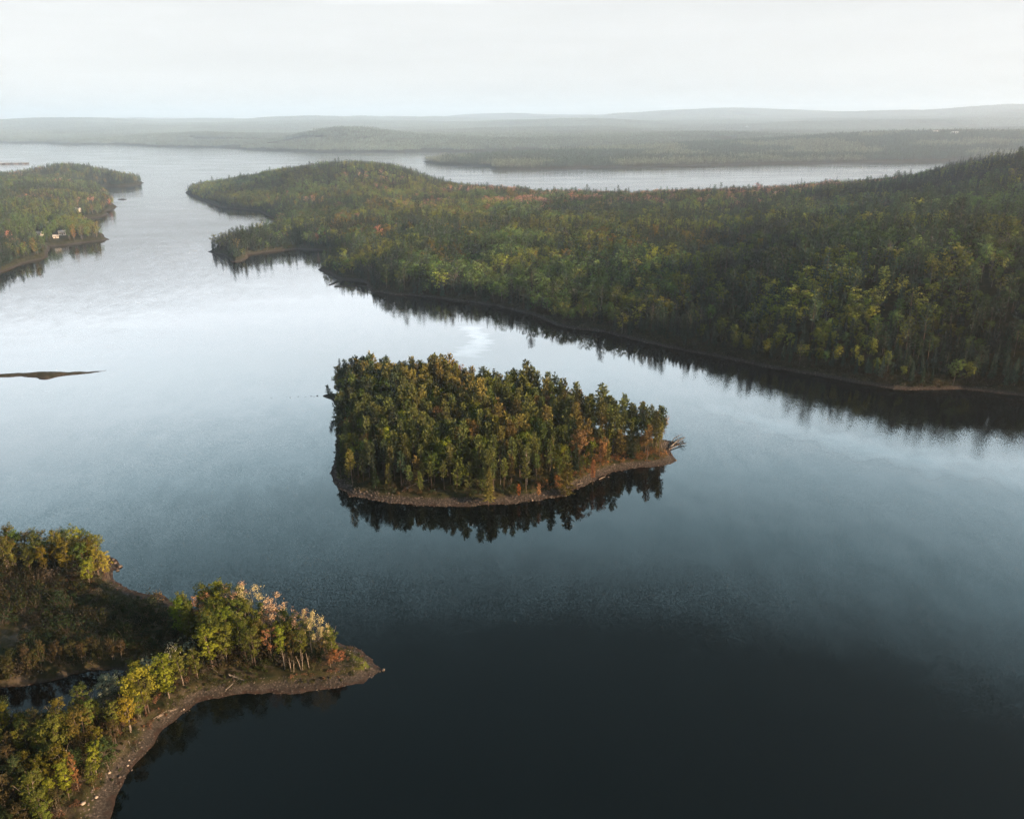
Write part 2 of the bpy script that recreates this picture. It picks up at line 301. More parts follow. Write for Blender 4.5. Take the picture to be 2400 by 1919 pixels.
QUICK = False
ang = np.concatenate([np.linspace(-62, -36, 90, endpoint=False), np.linspace(-36, 36, 1300, endpoint=False), np.linspace(36, 78, 160)])
rad = np.concatenate([np.geomspace(70, 2000, 900, endpoint=False), np.geomspace(2000, 19000, 330)])
A, D_ = np.meshgrid(R(1) * ang, rad)
GX = (np.sin(A) * D_).ravel(); GY = (np.cos(A) * D_).ravel()
GH, GS = height(GX, GY, True)
TIPX, TIPY = at(745, 1402)
sp_ = GS['point']
grass = (np.exp(-(((GX - TIPX) / 5.5) ** 2 + ((GY - TIPY) / 3.2) ** 2)) > .5) * (GH > .3) * .9
CLX, CLY = at(866, 513)
grass = np.maximum(grass, sst(17, 13, np.hypot((GX - CLX) / 1.0, (GY - CLY) / 1.9)) * (GS['main'] > 0))
scrub = np.maximum(sst(2.6, 5.0, sp_) * sst(.2, 1.0, -GS['pond']), sst(.4, 1.8, GS['bar']) * .85)
nr, na = A.shape
idx = np.arange(nr * na).reshape(nr, na)
Q = np.stack([idx[:-1, :-1], idx[:-1, 1:], idx[1:, 1:], idx[1:, :-1]], -1).reshape(-1, 4)
keep = (GH[Q] > -1.2).any(1)
Q = Q[keep][:, ::-1]
used = np.unique(Q); remap = np.zeros(nr * na, np.int64); remap[used] = np.arange(len(used))
me = np_mesh('ground', np.stack([GX, GY, GH], -1)[used], remap[Q], M_GROUND, {'grass': grass[used], 'scrub': scrub[used]})
me.polygons.foreach_set('use_smooth', np.ones(len(me.polygons), bool))
go = link(bpy.data.objects.new('ground', me)); tag(go, kind='structure')

tt = np.linspace(0, 2 * math.pi, 65)[:-1]
WR = 21000
me = bpy.data.meshes.new('water'); me.from_pydata([(math.cos(t) * WR, math.sin(t) * WR, 0) for t in tt], [], [tuple(range(64))]); me.materials.append(M_WATER)
wo = link(bpy.data.objects.new('water', me)); tag(wo, kind='structure')

# ------------------------------------------------------------------ tree meshes
class TB:
    """collects leaf cards (slot 0) and wood tubes (slot 1)"""
    def __init__(s): s.V = []; s.F = []; s.M = []; s.var = []
    def cards(s, C, U, W, var):
        """rhombic cards: centres C, half axes U and W (n x 3)"""
        for c, u, w_, v in zip(C, U, W, var):
            i = len(s.V); s.V += [c - u, c - w_, c + u, c + w_]; s.F.append((i, i + 1, i + 2, i + 3)); s.M.append(0); s.var += [v] * 4
    def tube(s, P, rad, n=4):
        P = [np.asarray(p, float) for p in P]; base = len(s.V)
        for i, p in enumerate(P):
            d = P[min(i + 1, len(P) - 1)] - P[max(i - 1, 0)]; d = d / (np.linalg.norm(d) + 1e-9)
            a = np.cross(d, (0.3, .9, .1) if abs(d[2]) > .6 else (0, 0, 1)); a /= np.linalg.norm(a) + 1e-9; b = np.cross(d, a)
            for k in range(n):
                t = 2 * math.pi * k / n; s.V.append(p + rad[i] * (math.cos(t) * a + math.sin(t) * b)); s.var.append(.5)
        for i in range(len(P) - 1):
            for k in range(n):
                s.F.append((base + i * n + k, base + i * n + (k + 1) % n, base + (i + 1) * n + (k + 1) % n, base + (i + 1) * n + k)); s.M.append(1)
    def build(s, name, leaf, wood, part=None):
        """part None = both slots in one mesh, 0 = foliage only, 1 = wood only"""
        sel = [i for i in range(len(s.F)) if part is None or s.M[i] == part]
        if not sel: return None
        used = sorted({v for i in sel for v in s.F[i]}); mp = {v: k for k, v in enumerate(used)}
        me = bpy.data.meshes.new(name)
        me.from_pydata([tuple(s.V[v]) for v in used], [], [tuple(mp[v] for v in s.F[i]) for i in sel])
        a = me.attributes.new('var', 'FLOAT', 'POINT'); a.data.foreach_set('value', np.array([s.var[v] for v in used], np.float32))
        if part is None:
            me.materials.append(leaf); me.materials.append(wood); me.polygons.foreach_set('material_index', np.array([s.M[i] for i in sel], np.int32))
        else: me.materials.append(leaf if part == 0 else wood)
        return me
def rdir(g, n, up=0.0):
    v = g.normal(size=(n, 3)); v[:, 2] += up; return v / np.linalg.norm(v, axis=1)[:, None]
def perp(g, U):
    w_ = np.cross(U, rdir(g, len(U))); return w_ / (np.linalg.norm(w_, axis=1)[:, None] + 1e-9)

def facing(g, Nn, jitter):
    Nn = Nn / (np.linalg.norm(Nn, axis=1)[:, None] + 1e-9) + g.normal(size=Nn.shape) * jitter
    Nn /= np.linalg.norm(Nn, axis=1)[:, None]; U = perp(g, Nn); return U, np.cross(Nn, U)
def pine(seed, h, cb, Lm, dens=1.0, lod=1.0):
    """white pine: bare lower trunk, layered limbs that carry upswept plumes of needles"""
    g = np.random.default_rng(seed); b = TB()
    lean = g.normal(size=2) * .25
    P = [(lean[0] * t * t, lean[1] * t * t, h * t) for t in (0, .25, .5, .75, 1)]
    b.tube([(p[0], p[1], p[2] - (.4 if i == 0 else 0)) for i, p in enumerate(P)], [.21, .17, .13, .08, .02], 5)
    z = h * cb
    for _ in range(4):                                              # dead stubs below the crown
        zz = g.uniform(cb * .5, cb + .02) * h; a = g.uniform(0, 6.28); l = g.uniform(.5, 1.3)
        b.tube([(0, 0, zz), (math.cos(a) * l, math.sin(a) * l, zz + .1)], [.03, .01], 3)
    while z < h - .3:
        t = (z - h * cb) / (h * (1 - cb)); prof = (1 - t) ** .62 * (.62 + .38 * min(1, t * 3.2))
        nl = int(g.integers(4, 6))
        a0 = g.uniform(0, 6.28)
        for k in range(nl):
            a = a0 + 6.28 * k / nl + g.normal() * .25; l = Lm * prof * g.uniform(.55, 1.2) + .25; rise = g.uniform(.05, .35) + t * .55
            d = np.array([math.cos(a), math.sin(a), rise]); st = np.array([lean[0] * (z / h) ** 2, lean[1] * (z / h) ** 2, z])
            b.tube([st, st + d * l * .9], [.045 * (1 - t) + .015, .01], 3)
            q = .3 * l
            while q <= l:
                n = max(2, int(6 * dens)); c = st + d * q + g.normal(size=3) * .10
                U = rdir(g, n, .55) * .5 + d * .45; U /= np.linalg.norm(U, axis=1)[:, None]
                s_ = g.uniform(.26, .5, n)[:, None] / lod ** .5; W = np.cross(U, d * .5 + np.array([0, 0, .7]) + g.normal(size=(n, 3)) * .45); W /= np.linalg.norm(W, axis=1)[:, None] + 1e-9
                b.cards(c + U * s_ * .6 + g.normal(size=(n, 3)) * .14, U * s_, W * s_ * .42, np.clip(g.normal(.55, .25) + g.normal(size=n) * .12, 0, 1.2))
                q += .42 / lod
        z += g.uniform(.6, .95) / lod ** .5
    return b
def spruce(seed, h, Lm, lod=1.0):
    g = np.random.default_rng(seed); b = TB()
    b.tube([(0, 0, -.4), (0, 0, h * .5), (0, 0, h)], [.17, .1, .02], 4)
    z = h * g.uniform(.08, .2)
    while z < h - .2:
        t = z / h; l0 = Lm * (1 - t) ** .8 + .12; nl = int(6 + 4 * (1 - t)) if lod == 1 else 6; a0 = g.uniform(0, 6.28)
        for k in range(nl):
            a = a0 + 6.28 * k / nl + g.normal() * .2; l = l0 * g.uniform(.7, 1.15)
            d = np.array([math.cos(a), math.sin(a), -.35 + .6 * t]); sd = np.array([-d[1], d[0], 0])
            for q in ((.35, .65, .92) if lod == 1 else (.45, .85)):
                c = np.array([0, 0, z]) + d * l * q
                u = d * (.30 * l / (1 if lod == 1 else .8) + .12); w_ = (sd * .8 + np.array([0, 0, g.normal() * .5])) * (.30 if lod == 1 else .42) * (1.1 - .5 * t) * (.6 + .3 * Lm)
                b.cards([c], [u], [w_], [np.clip(.5 + g.normal() * .2, 0, 1.2)])
        z += (.42 if lod == 1 else .75) * g.uniform(.85, 1.15)
    b.cards([np.array([0, 0, h])], [np.array([0, 0, .35])], [np.array([.1, 0, 0])], [.8])
    return b
def broadleaf(seed, h, rw, cb=.35, ncl=46, lps=24, lsz=.17, clr=.75, ntr=1, lean=.5, lod=False):
    """birch / aspen / maple: slim trunk(s), ascending limbs, leaf sprays in separate clumps with gaps between"""
    g = np.random.default_rng(seed); b = TB(); ends = []
    for tr in range(ntr):
        a = g.uniform(0, 6.28); off = np.array([math.cos(a), math.sin(a), 0]) * (0 if ntr == 1 else .35)
        ln = g.normal(size=2) * lean * (1 if ntr == 1 else 2.2)
        P = [off + np.array([ln[0] * t ** 1.5, ln[1] * t ** 1.5, h * .93 * t]) for t in (0, .2, .45, .7, 1)]
        P[0][2] -= .4; r0 = .07 + .005 * h
        b.tube(P, [r0, r0 * .8, r0 * .6, r0 * .38, .02], 5)
        nl = int(11 / ntr) + 2
        for k in range(nl):
            t = cb * .8 + (.95 - cb * .8) * (k + g.uniform(0, .8)) / nl; a = g.uniform(0, 6.28)
            i = min(3, int(t * 4)); st = np.array([ln[0] * t ** 1.5, ln[1] * t ** 1.5, h * .93 * t]) + off
            tt_ = max(0, (t - cb * .7) / (1 - cb * .7)); l = rw * math.sin(math.pi * min(1, .18 + .8 * tt_)) * g.uniform(.7, 1.1) + .3
            e = st + np.array([math.cos(a) * l, math.sin(a) * l, l * g.uniform(.5, 1.1)])
            m_ = (st + e) / 2 + np.array([0, 0, -.12 * l])
            b.tube([st, m_, e], [.055, .035, .012], 3); ends.append(e); ends.append(m_)
    zc = h * (cb + 1) / 2; hz = h * (1 - cb) / 2
    C = list(ends)
    while len(C) < ncl:
        v = rdir(g, 1)[0] * g.uniform(.35, 1) ** .5; wob = 1 + .25 * math.sin(3 * math.atan2(v[1], v[0]) + seed)
        C.append(np.array([v[0] * rw * wob, v[1] * rw * wob, zc + v[2] * hz]))
    for c in C[:ncl]:
        rr = clr * g.uniform(.55, 1.2); n = max(3, int(lps * g.uniform(.6, 1.3))); base = g.normal(.5, .22)
        v = rdir(g, n) * (g.uniform(.2, 1, n) ** .45)[:, None] * np.array([rr, rr, rr * .72])
        U, W = facing(g, v / rr + .9 * (c - np.array([0, 0, zc - .2 * hz])) / max(rw, 1) + np.array([0, 0, .2]), .38); s_ = g.uniform(.7, 1.35, n)[:, None] * lsz
        b.cards(c + v, U * s_, W * s_ * .75, np.clip(base + g.normal(size=n) * .1, 0, 1.25))
    return b
def twiggy(seed, h, rw, leaves=0, lsz=.07, cb=.3, wood=1.0, spread=.8):
    """leafless or budding tree: repeated forking of thin branches"""
    g = np.random.default_rng(seed); b = TB(); tips = []
    def grow(p, d, l, r, dep):
        e = p + d * l; mid = p + d * l * .5 + g.normal(size=3) * .05 * l
        b.tube([p, mid, e], [r, r * .8, r * .6], 3)
        if dep == 0: tips.append(e); tips.append(mid); return
        for _ in range(int(g.integers(2, 4))):
            dd = d + g.normal(size=3) * .5 * spread; dd[2] += .25; dd /= np.linalg.norm(dd)
            grow(e, dd, l * g.uniform(.6, .85), r * .55, dep - 1)
    P = [np.array([0, 0, -.4])] + [np.array([g.normal() * .12 * k, g.normal() * .12 * k, h * k / 4 * .95]) for k in (1, 2, 3, 4)]
    b.tube(P, [.16 * wood, .13 * wood, .10 * wood, .06 * wood, .02], 5)
    for k in range(10):
        t = cb + (.93 - cb) * k / 10; a = k * 2.4 + g.normal() * .3
        st = np.array([0, 0, h * .95 * t]); l = rw * .42 * math.sin(math.pi * (.25 + .65 * (t - cb) / (1 - cb)))
        d = np.array([math.cos(a) * .8, math.sin(a) * .8, .75]); d /= np.linalg.norm(d); grow(st, d, l + .2, .05 * wood, 2)
    if leaves:
        for c in tips:
            n = leaves; U = rdir(g, n, .4); s_ = g.uniform(.7, 1.4, n)[:, None] * lsz
            b.cards(c + g.normal(size=(n, 3)) * .24, U * s_, perp(g, U) * s_ * .6, np.clip(g.normal(.55, .2, n), 0, 1.2))
    return b
def snag(seed, h):
    """dead standing conifer: bare trunk with short stiff grey limbs"""
    g = np.random.default_rng(seed); b = TB()
    b.tube([(0, 0, -.4), (g.normal() * .1, g.normal() * .1, h * .5), (g.normal() * .3, g.normal() * .3, h)], [.2, .14, .03], 5)
    for k in range(18):
        t = .25 + .7 * k / 18; a = k * 2.2 + g.normal() * .4; l = 1.9 * (1.1 - t) * g.uniform(.5, 1.2) + .25
        d = np.array([math.cos(a), math.sin(a), g.uniform(.0, .45)]); st = np.array([0, 0, h * t])
        m_ = st + d * l * .6; b.tube([st, m_, m_ + (d + np.array([0, 0, .5])) * l * .4], [.055, .04, .02], 3)
        sd = np.array([-d[1], d[0], .2]); b.tube([m_, m_ + (d * .5 + sd * g.choice([-1, 1])) * l * .4], [.025, .012], 3)
    return b
def shrub(seed, r, h, lsz=.14, n=150):
    g = np.random.default_rng(seed); b = TB()
    for k in range(5):
        a = k * 1.26 + g.normal() * .2; b.tube([(0, 0, -.2), (math.cos(a) * r * .6, math.sin(a) * r * .6, h * .8)], [.03, .01], 3)
    nc = 7
    for k in range(nc):
        a = g.uniform(0, 6.28); q = r * g.uniform(0, .75) ; c = np.array([math.cos(a) * q, math.sin(a) * q, h * g.uniform(.35, .8)])
        m_ = n // nc; v = rdir(g, m_, .3) * (g.uniform(.3, 1, m_) ** .4)[:, None] * r * .5; U, W = facing(g, v / r + np.array([0, 0, .3]), .4); s_ = g.uniform(.7, 1.3, m_)[:, None] * lsz
        b.cards(c + v, U * s_, W * s_ * .7, np.clip(g.normal(.5, .2) + g.normal(size=m_) * .12, 0, 1.2))
    return b

# kinds: name -> list of (builder, height, materials)
PROTO = {}
def reg(kind, builders, leaf, wood):
    PROTO[kind] = [(b, h, leaf, wood) for b, h in builders]
reg('pine', [(pine(100 + i, h, cb, Lm), h) for i, (h, cb, Lm) in enumerate([(15, .45, 2.7), (16, .38, 3.0), (14, .5, 2.5), (17, .42, 3.2), (15, .55, 2.4), (16, .3, 2.9), (13, .35, 2.4), (18, .5, 3.3)])], M_NEEDLE, M_BARK)
reg('young_pine', [(pine(140 + i, h, cb, Lm), h) for i, (h, cb, Lm) in enumerate([(9, .12, 2.3), (11, .1, 2.6), (10, .16, 2.2)])], M_NEEDLE, M_BARK)
reg('spruce', [(spruce(200 + i, h, Lm), h) for i, (h, Lm) in enumerate([(13, 2.0), (15, 2.2), (12, 1.6), (14, 1.8)])], M_NEEDLE, M_BARK)
reg('maple', [(broadleaf(300 + i, h, rw, .3, 56, 32, .19, .9, 1), h) for i, (h, rw) in enumerate([(12, 2.7), (13, 3.0), (11, 2.9), (12, 2.4)])], M_LEAF, M_BARK)
reg('birch', [(broadleaf(400 + i, h, rw, .24, 74, 30, .145, .62, nt_, .45), h) for i, (h, rw, nt_) in enumerate([(12, 1.9, 1), (13, 2.1, 2), (11, 1.7, 1), (12, 2.3, 2), (10, 1.6, 3), (13, 1.6, 1)])], M_LEAF, M_PALE)
reg('round_tree', [(broadleaf(450 + i, h, rw, .18, 84, 34, .15, .8, 2, .5), h) for i, (h, rw) in enumerate([(9, 3.0), (8, 2.7)])], M_LEAF, M_BARK)
PROTO['birch'] = [(b, h, lf, M_BARK if i % 2 else M_PALE) for i, (b, h, lf, _) in enumerate(PROTO['birch'])]
reg('poplar', [(broadleaf(470 + i, h, rw, .12, 84, 30, .15, .62, 1, .25), h) for i, (h, rw) in enumerate([(14, 1.7), (12, 1.5)])], M_LEAF, M_PALE)
reg('budding', [(twiggy(500 + i, h, rw, 7, .13, .3, .7), h) for i, (h, rw) in enumerate([(11, 3.2), (12, 3.4), (10, 3.0)])], M_LEAF, M_PALE)
reg('bare', [(twiggy(550 + i, h, rw, 0), h) for i, (h, rw) in enumerate([(12, 3.2), (13, 3.0)])], M_LEAF, M_GREYWOOD)
reg('snag', [(snag(600 + i, h), h) for i, h in enumerate([9, 11])], M_LEAF, M_GREYWOOD)
reg('shrub', [(shrub(700 + i, r, h), h) for i, (r, h) in enumerate([(1.1, 1.4), (1.5, 1.7), (1.0, 1.1), (1.8, 2.2)])], M_LEAF, M_BARK)
PARTMESH = {}
def part_meshes(kind, i):
    if (kind, i) not in PARTMESH:
        b, h, lf, wd = PROTO[kind][i]
        PARTMESH[(kind, i)] = (b.build(kind + '_crown', lf, wd, 0), b.build(kind + '_trunk', lf, wd, 1), h)
    return PARTMESH[(kind, i)]
WORDS = {'pine': ('pine_tree', 'pine tree'), 'young_pine': ('pine_tree', 'pine tree'), 'spruce': ('spruce_tree', 'spruce tree'), 'maple': ('maple_tree', 'broadleaf tree'),
         'birch': ('birch_tree', 'birch tree'), 'round_tree': ('willow_tree', 'broadleaf tree'), 'poplar': ('poplar_tree', 'poplar tree'), 'budding': ('budding_tree', 'broadleaf tree'),
         'bare': ('bare_tree', 'bare tree'), 'snag': ('dead_tree', 'dead tree'), 'shrub': ('shrub', 'shrub')}
TREES = []
def tree(kind, x, y, h, tint, label, group=None, wid=1.0, var=None, z=None, tilt=0.0, wood=None):
    """one standing tree: an Empty at its foot, children trunk and crown"""
    i = random.randrange(len(PROTO[kind])) if var is None else var
    crown, trunk, h0 = part_meshes(kind, i); nm, cat = WORDS[kind]
    o = link(bpy.data.objects.new(nm, None)); o.empty_display_size = .5
    z = ground_z(x, y) if z is None else z
    s = h / h0; o.location = (x, y, z - .05); o.rotation_euler = (random.gauss(0, .02) + tilt, random.gauss(0, .02), random.uniform(0, 6.28)); ws = s * wid * random.uniform(.92, 1.1); o.scale = (ws, ws, s)
    tag(o, label, cat, group)
    for nme, me in (('trunk', trunk), ('crown', crown)):
        if me is None: continue
        if nme == 'trunk' and crown is None: nme = 'trunk'
        c = link(bpy.data.objects.new(nme, me)); c.parent = o
        if nme == 'crown': c['tint'] = [float(v) for v in tint]
    TREES.append(o); return o

def jit(c, a=.14):
    k = 1 + random.gauss(0, a); return tuple(max(.004, v * k * (1 + random.gauss(0, a * .4))) for v in c)
def scatter(P, spacing, seed, xr=None, yr=None):
    """jittered hexagonal spread over the box round an outline"""
    g = np.random.default_rng(seed)
    x0, x1 = (P[:, 0].min(), P[:, 0].max()) if xr is None else xr; y0, y1 = (P[:, 1].min(), P[:, 1].max()) if yr is None else yr
    nx = int((x1 - x0) / spacing) + 2; ny = int((y1 - y0) / (spacing * .87)) + 2
    ix, iy = np.meshgrid(np.arange(nx), np.arange(ny))
    X = (x0 + (ix + .5 * (iy % 2)) * spacing).ravel(); Y = (y0 + iy * spacing * .87).ravel()
    return X + g.uniform(-.36, .36, X.shape) * spacing, Y + g.uniform(-.36, .36, X.shape) * spacing
def to_px(X, Y, Z):
    dx = np.stack([X, Y, Z - CAMH], -1); f = dx @ _f
    return 1078 + FPX * (dx @ _r) / f, 862 - FPX * (dx @ _u) / f

# tints (real leaf and needle colours)
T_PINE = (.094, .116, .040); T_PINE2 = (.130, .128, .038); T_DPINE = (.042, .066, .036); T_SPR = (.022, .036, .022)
T_GRN = (.060, .095, .022); T_YGRN = (.16, .19, .025); T_GOLD = (.20, .205, .03); T_RED = (.18, .105, .05); T_PINK = (.32, .22, .15); T_CREAM = (.40, .36, .19)
T_SILV = (.27, .29, .24); T_BROWN = (.085, .072, .035); T_ORANGE = (.34, .12, .035); T_OLIVE = (.095, .11, .026); T_MAPLE = (.155, .10, .05)

# ------------------------------------------------------------------ the wooded island: every tree by itself
X, Y = scatter(ISLAND, 4.0, 11)
xw, yw = warp(X, Y); sd = signed_dist(ISLAND, xw, yw, 20)
ok = (sd > np.where((X < -50) | (Y > 296), 1.6, 4.0)) & (to_px(X, Y, 0 * X)[0] > 716); X, Y, sd = X[ok], Y[ok], sd[ok]
isl_len = (Y - ISLAND[:, 1].min()) / (ISLAND[:, 1].max() - ISLAND[:, 1].min())
px, py = to_px(X, Y, 0 * X)
marks = []                                                          # hand-placed trees come first; the rest keep clear of them
def mark(kind, px_, py_, h, tint, label, zc=0.0, **k):
    x, y = at(px_, py_, zc + 1.5); marks.append((x, y)); return tree(kind, x, y, h, tint, label, **k)
mark('pine', 920, 848, 22, T_PINE, 'tallest pine poking above the back edge of the wooded island', wid=1.0, var=3)
mark('pine', 1123, 878, 21, T_PINE, 'broad dark pine standing out on the island skyline right of the middle', wid=.95, var=5)
mark('pine', 1165, 890, 20, T_DPINE, 'narrow dark pointed pine on the island skyline beside a broader one', wid=.8, var=6)
mark('pine', 1212, 905, 19, T_PINE, 'flat-topped pine at the start of the island\'s right-hand back clump', wid=.9, var=1)
mark('pine', 1262, 925, 21, T_PINE, 'tall rounded pine at the middle of the island\'s right-hand back clump', wid=1.1, var=7)
mark('pine', 1392, 948, 17, T_DPINE, 'lone open pine with see-through limbs at the island\'s right end', wid=.75, var=4)
mark('pine', 1378, 946, 14, T_PINE2, 'smaller pine just left of the lone open pine at the island\'s right end', wid=.7, var=2)
mark('pine', 706, 858, 12, T_DPINE, 'dark pine leaning out over the water at the island\'s left edge', wid=.8, var=4, tilt=.35)
mark('snag', 1110, 1024, 12.5, T_BROWN, 'dead grey tree with bare stiff limbs in the island\'s front row', var=0)
mark('snag', 1054, 1026, 11.0, T_BROWN, 'slim dead trunk left of the larger dead grey tree on the island', wid=.45, var=1)
mark('pine', 1362, 968, 14, (.16, .11, .05), 'sparse tawny pine with a pale bare trunk by the island\'s right shore', wid=.85, var=4)
mark('maple', 925, 945, 15, T_MAPLE, 'pinkish budding maple rising from the left middle of the island', wid=.95)
mark('maple', 1262, 992, 15, T_RED, 'rusty red maple at the right middle of the island', wid=.7)
mark('maple', 1218, 988, 15, T_MAPLE, 'dusty pink maple left of the rusty red one on the island', wid=.95)
mark('pine', 1135, 1052, 8, (.30, .17, .08), 'small drooping coppery pine beside the island\'s front beach', wid=.75, var=4)
mark('young_pine', 1192, 1036, 12, (.09, .085, .025), 'full bushy pine reaching to the ground above the island\'s rusty bushes', var=1, wid=1.15)
mark('spruce', 1028, 1056, 14, T_PINE2, 'pointed conifer at the front of the island where the shadowed beach turns sunlit', var=1)
mark('maple', 1092, 1045, 6, T_ORANGE, 'tiny golden sapling in front of the island\'s dark trees', wid=.5)
mark('maple', 1010, 1010, 13, (.2, .1, .05), 'slim pale-stemmed tree with a rusty top in the island\'s dark gap', wid=.4)
mark('pine', 1248, 1012, 10, (.26, .125, .06), 'coppery red pine glowing above the island\'s sunny beach', wid=.7, var=6)
MK = np.array(marks)
def zone(px_, py_, sd_, lo):
    if lo < .16: return 'front'
    if px_ < 800 and sd_ < 16: return 'left'
    if px_ > 1240: return 'right'
    if sd_ < 13 and lo > .5: return 'back'
    return ('lower ' if lo < .45 else 'upper ') + ('left' if px_ < 860 else 'centre-left' if px_ < 1000 else 'centre-right' if px_ < 1130 else 'right')
ZTXT = {'front': 'along the island\'s front shore', 'left': 'on the island\'s shaded left side', 'right': 'on the island\'s sunlit right end', 'back': 'along the island\'s back edge'}
for a_ in ('lower ', 'upper '):
    for b_ in ('left', 'centre-left', 'centre-right', 'right'): ZTXT[a_ + b_] = f'in the island\'s {a_}{b_} part'
isl = []
for k in range(len(X)):
    x, y = X[k], Y[k]
    if np.hypot(MK[:, 0] - x, MK[:, 1] - y).min() < 2.2: continue
    front = math.hypot(x, y)
    lo = (y - (238 + max(0, (px[k] - 1060)) * .1)) / 60
    zn = zone(px[k], py[k], sd[k], lo)
    h = 13.2 + 5.6 * min(1, max(0, lo)) + random.gauss(0, 1.7) + (2.5 if random.random() < .07 else 0)
    h *= .96 + .34 * float(vnoise(np.array([x]), np.array([y]), 15, 66)[0])
    if sd[k] < 7 and zn != 'back': h *= .9
    edge = sd[k] < 5 and zn in ('left', 'back')
    r = random.random(); fr = fbm(np.array([x]), np.array([y]), 30, 2, 5)[0]
    if r < .72:
        yg = (zn == 'front' and random.random() < .3) or (edge and random.random() < .7)
        kind = 'young_pine' if yg else 'pine'; tint = jit(T_PINE if fr < .1 else T_PINE2) if random.random() < .9 else jit((.135, .115, .04))
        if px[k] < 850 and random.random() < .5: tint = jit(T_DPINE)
        tx = ('dark ' if tint[1] < .082 else 'mid-' if tint[0] < .11 else 'warm ') + 'green pine' if tint[1] > tint[0] * .9 else 'tawny pine'
        if not yg and tx[0] != 't': tx = ('tall ' if h > 16.5 else 'low ') + tx
        if yg: h *= .7
    elif r < .84: kind, tint, tx = 'maple', jit(T_GRN), 'round green broadleaf tree'
    elif r < .92: kind, tint, tx = 'maple', jit(T_YGRN), 'yellow-green broadleaf tree'
    elif r < .935: kind, tint, tx = 'maple', jit(T_MAPLE), 'pinkish budding tree'
    else: kind, tint, tx = 'spruce', jit(T_SPR), 'dark spruce'
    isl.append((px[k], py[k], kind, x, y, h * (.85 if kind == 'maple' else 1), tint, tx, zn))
ORD = ['leftmost', 'second', 'third', 'fourth', 'fifth', 'sixth', 'seventh', 'eighth', 'ninth', 'tenth', 'eleventh', 'twelfth'] + [f'{k}th' for k in range(13, 21)] + ['21st', '22nd', '23rd'] + [f'{k}th' for k in range(24, 31)] + ['31st', '32nd', '33rd'] + [f'{k}th' for k in range(34, 90)]
def plant_rows(lst, ztxt):
    """trees of one look in one zone are told apart by their order from the left"""
    cnt = {}
    for t in lst: cnt.setdefault((t[7], t[8]), []).append(t)
    for (tx, zn), ts in cnt.items():
        ts.sort(key=lambda t: t[0]); n = len(ts); plural = tx + ('es' if tx.endswith('ch') else 's')
        for i, t in enumerate(ts):
            if n == 1: lab = f'the only {tx} {ztxt[zn]}'
            elif i == 0: lab = f'leftmost {tx} {ztxt[zn]}'
            elif i == n - 1: lab = f'rightmost {tx} {ztxt[zn]}'
            else: lab = f'{tx} {ztxt[zn]}, {ORD[i]} from left'
            kw = {} if len(t) < 10 else t[9]
            tree(t[2], t[3], t[4], t[5], t[6], lab, group=f'{plural} {ztxt[zn]}' if n > 1 else None, **kw)
pines = sorted([t for t in isl if t[2] in ('pine', 'young_pine')], key=lambda t: math.hypot(t[3], t[4]))
surplus = pines[282:]; ids = {id(t) for t in surplus}
isl = [t[:9] + ({'wid': .86},) for t in isl if id(t) not in ids]
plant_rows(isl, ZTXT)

# ------------------------------------------------------------------ foreground point
pm = []
def pmark(kind, px_, py_, h, tint, label, **k):
    x, y = at(px_, py_, 1.2); pm.append((x, y)); return tree(kind, x, y, h, tint, label, **k)
pmark('poplar', 472, 1322, 14, T_YGRN, 'tallest bright yellow-green poplar near the middle of the point', wid=1.25, var=0)
pmark('poplar', 438, 1322, 13, jit(T_OLIVE), 'olive poplar just left of the tallest yellow-green one', wid=1.0, var=1)
pmark('poplar', 394, 1345, 12.5, (.08, .12, .015), 'deep green full poplar at the left end of the point\'s tall row', wid=1.5, var=0)
pmark('budding', 503, 1326, 12.5, T_PINK, 'pinkish budding tree right of the tallest yellow-green poplar', var=0)
pmark('budding', 540, 1336, 13.5, T_CREAM, 'tallest cream-coloured budding tree on the point', var=1, wid=1.1)
pmark('budding', 590, 1353, 12.5, (.40, .30, .2), 'rounded pale cream tree alone against the dark water', var=2, wid=1.0)
pmark('budding', 637, 1371, 11.5, (.36, .25, .18), 'leftmost of the pale budding trees close to the tip of the point', var=0, wid=.9)
pmark('budding', 657, 1377, 11.5, T_CREAM, 'second of the pale budding trees close to the tip of the point', var=1, wid=.8)
pmark('budding', 672, 1383, 11.5, T_CREAM, 'third of the pale budding trees close to the tip of the point', var=2, wid=.7)
pmark('budding', 690, 1388, 9.5, T_CREAM, 'smallest pale budding tree nearest the tip of the point', var=0, wid=.65)
pmark('birch', 703, 1398, 7, T_OLIVE, 'short olive tree at the very end of the row on the point', var=4)
pmark('birch', 706, 1404, 4.5, (.24, .11, .05), 'rusty low tree glowing at the tip end of the point\'s wood', var=1, wid=1.2)
pmark('birch', 718, 1403, 3.8, (.26, .12, .07), 'outermost pinkish low tree beside the bare gravel tip', var=3, wid=1.2)
pmark('birch', 697, 1409, 4.2, (.16, .09, .05), 'dull rusty low tree in front of the glowing rusty one', var=0, wid=1.3)
pmark('round_tree', 300, 1488, 10, T_GOLD, 'big round golden tree above the curved shore of the point', var=0, wid=1.05)
pmark('birch', 275, 1545, 9, (.20, .165, .025), 'narrow golden birch in front of the big round golden tree', var=4, wid=1.0)
pmark('birch', 250, 1552, 9, T_OLIVE, 'dull olive tree left of the narrow golden birch', var=3)
pmark('poplar', 357, 1473, 12, T_YGRN, 'tall yellow-green poplar with its trunk bare near the shore', wid=1.2, var=1)
pmark('birch', 388, 1448, 11, T_OLIVE, 'slim olive birch with white trunk right of the shore poplar', var=0, wid=1.0)
pmark('birch', 418, 1432, 8, T_OLIVE, 'short olive birch behind the curve of the shore', var=2)
pmark('birch', 449, 1412, 12, T_YGRN, 'broad yellow-green birch with two pale stems before the dark wood', var=3, wid=1.15)
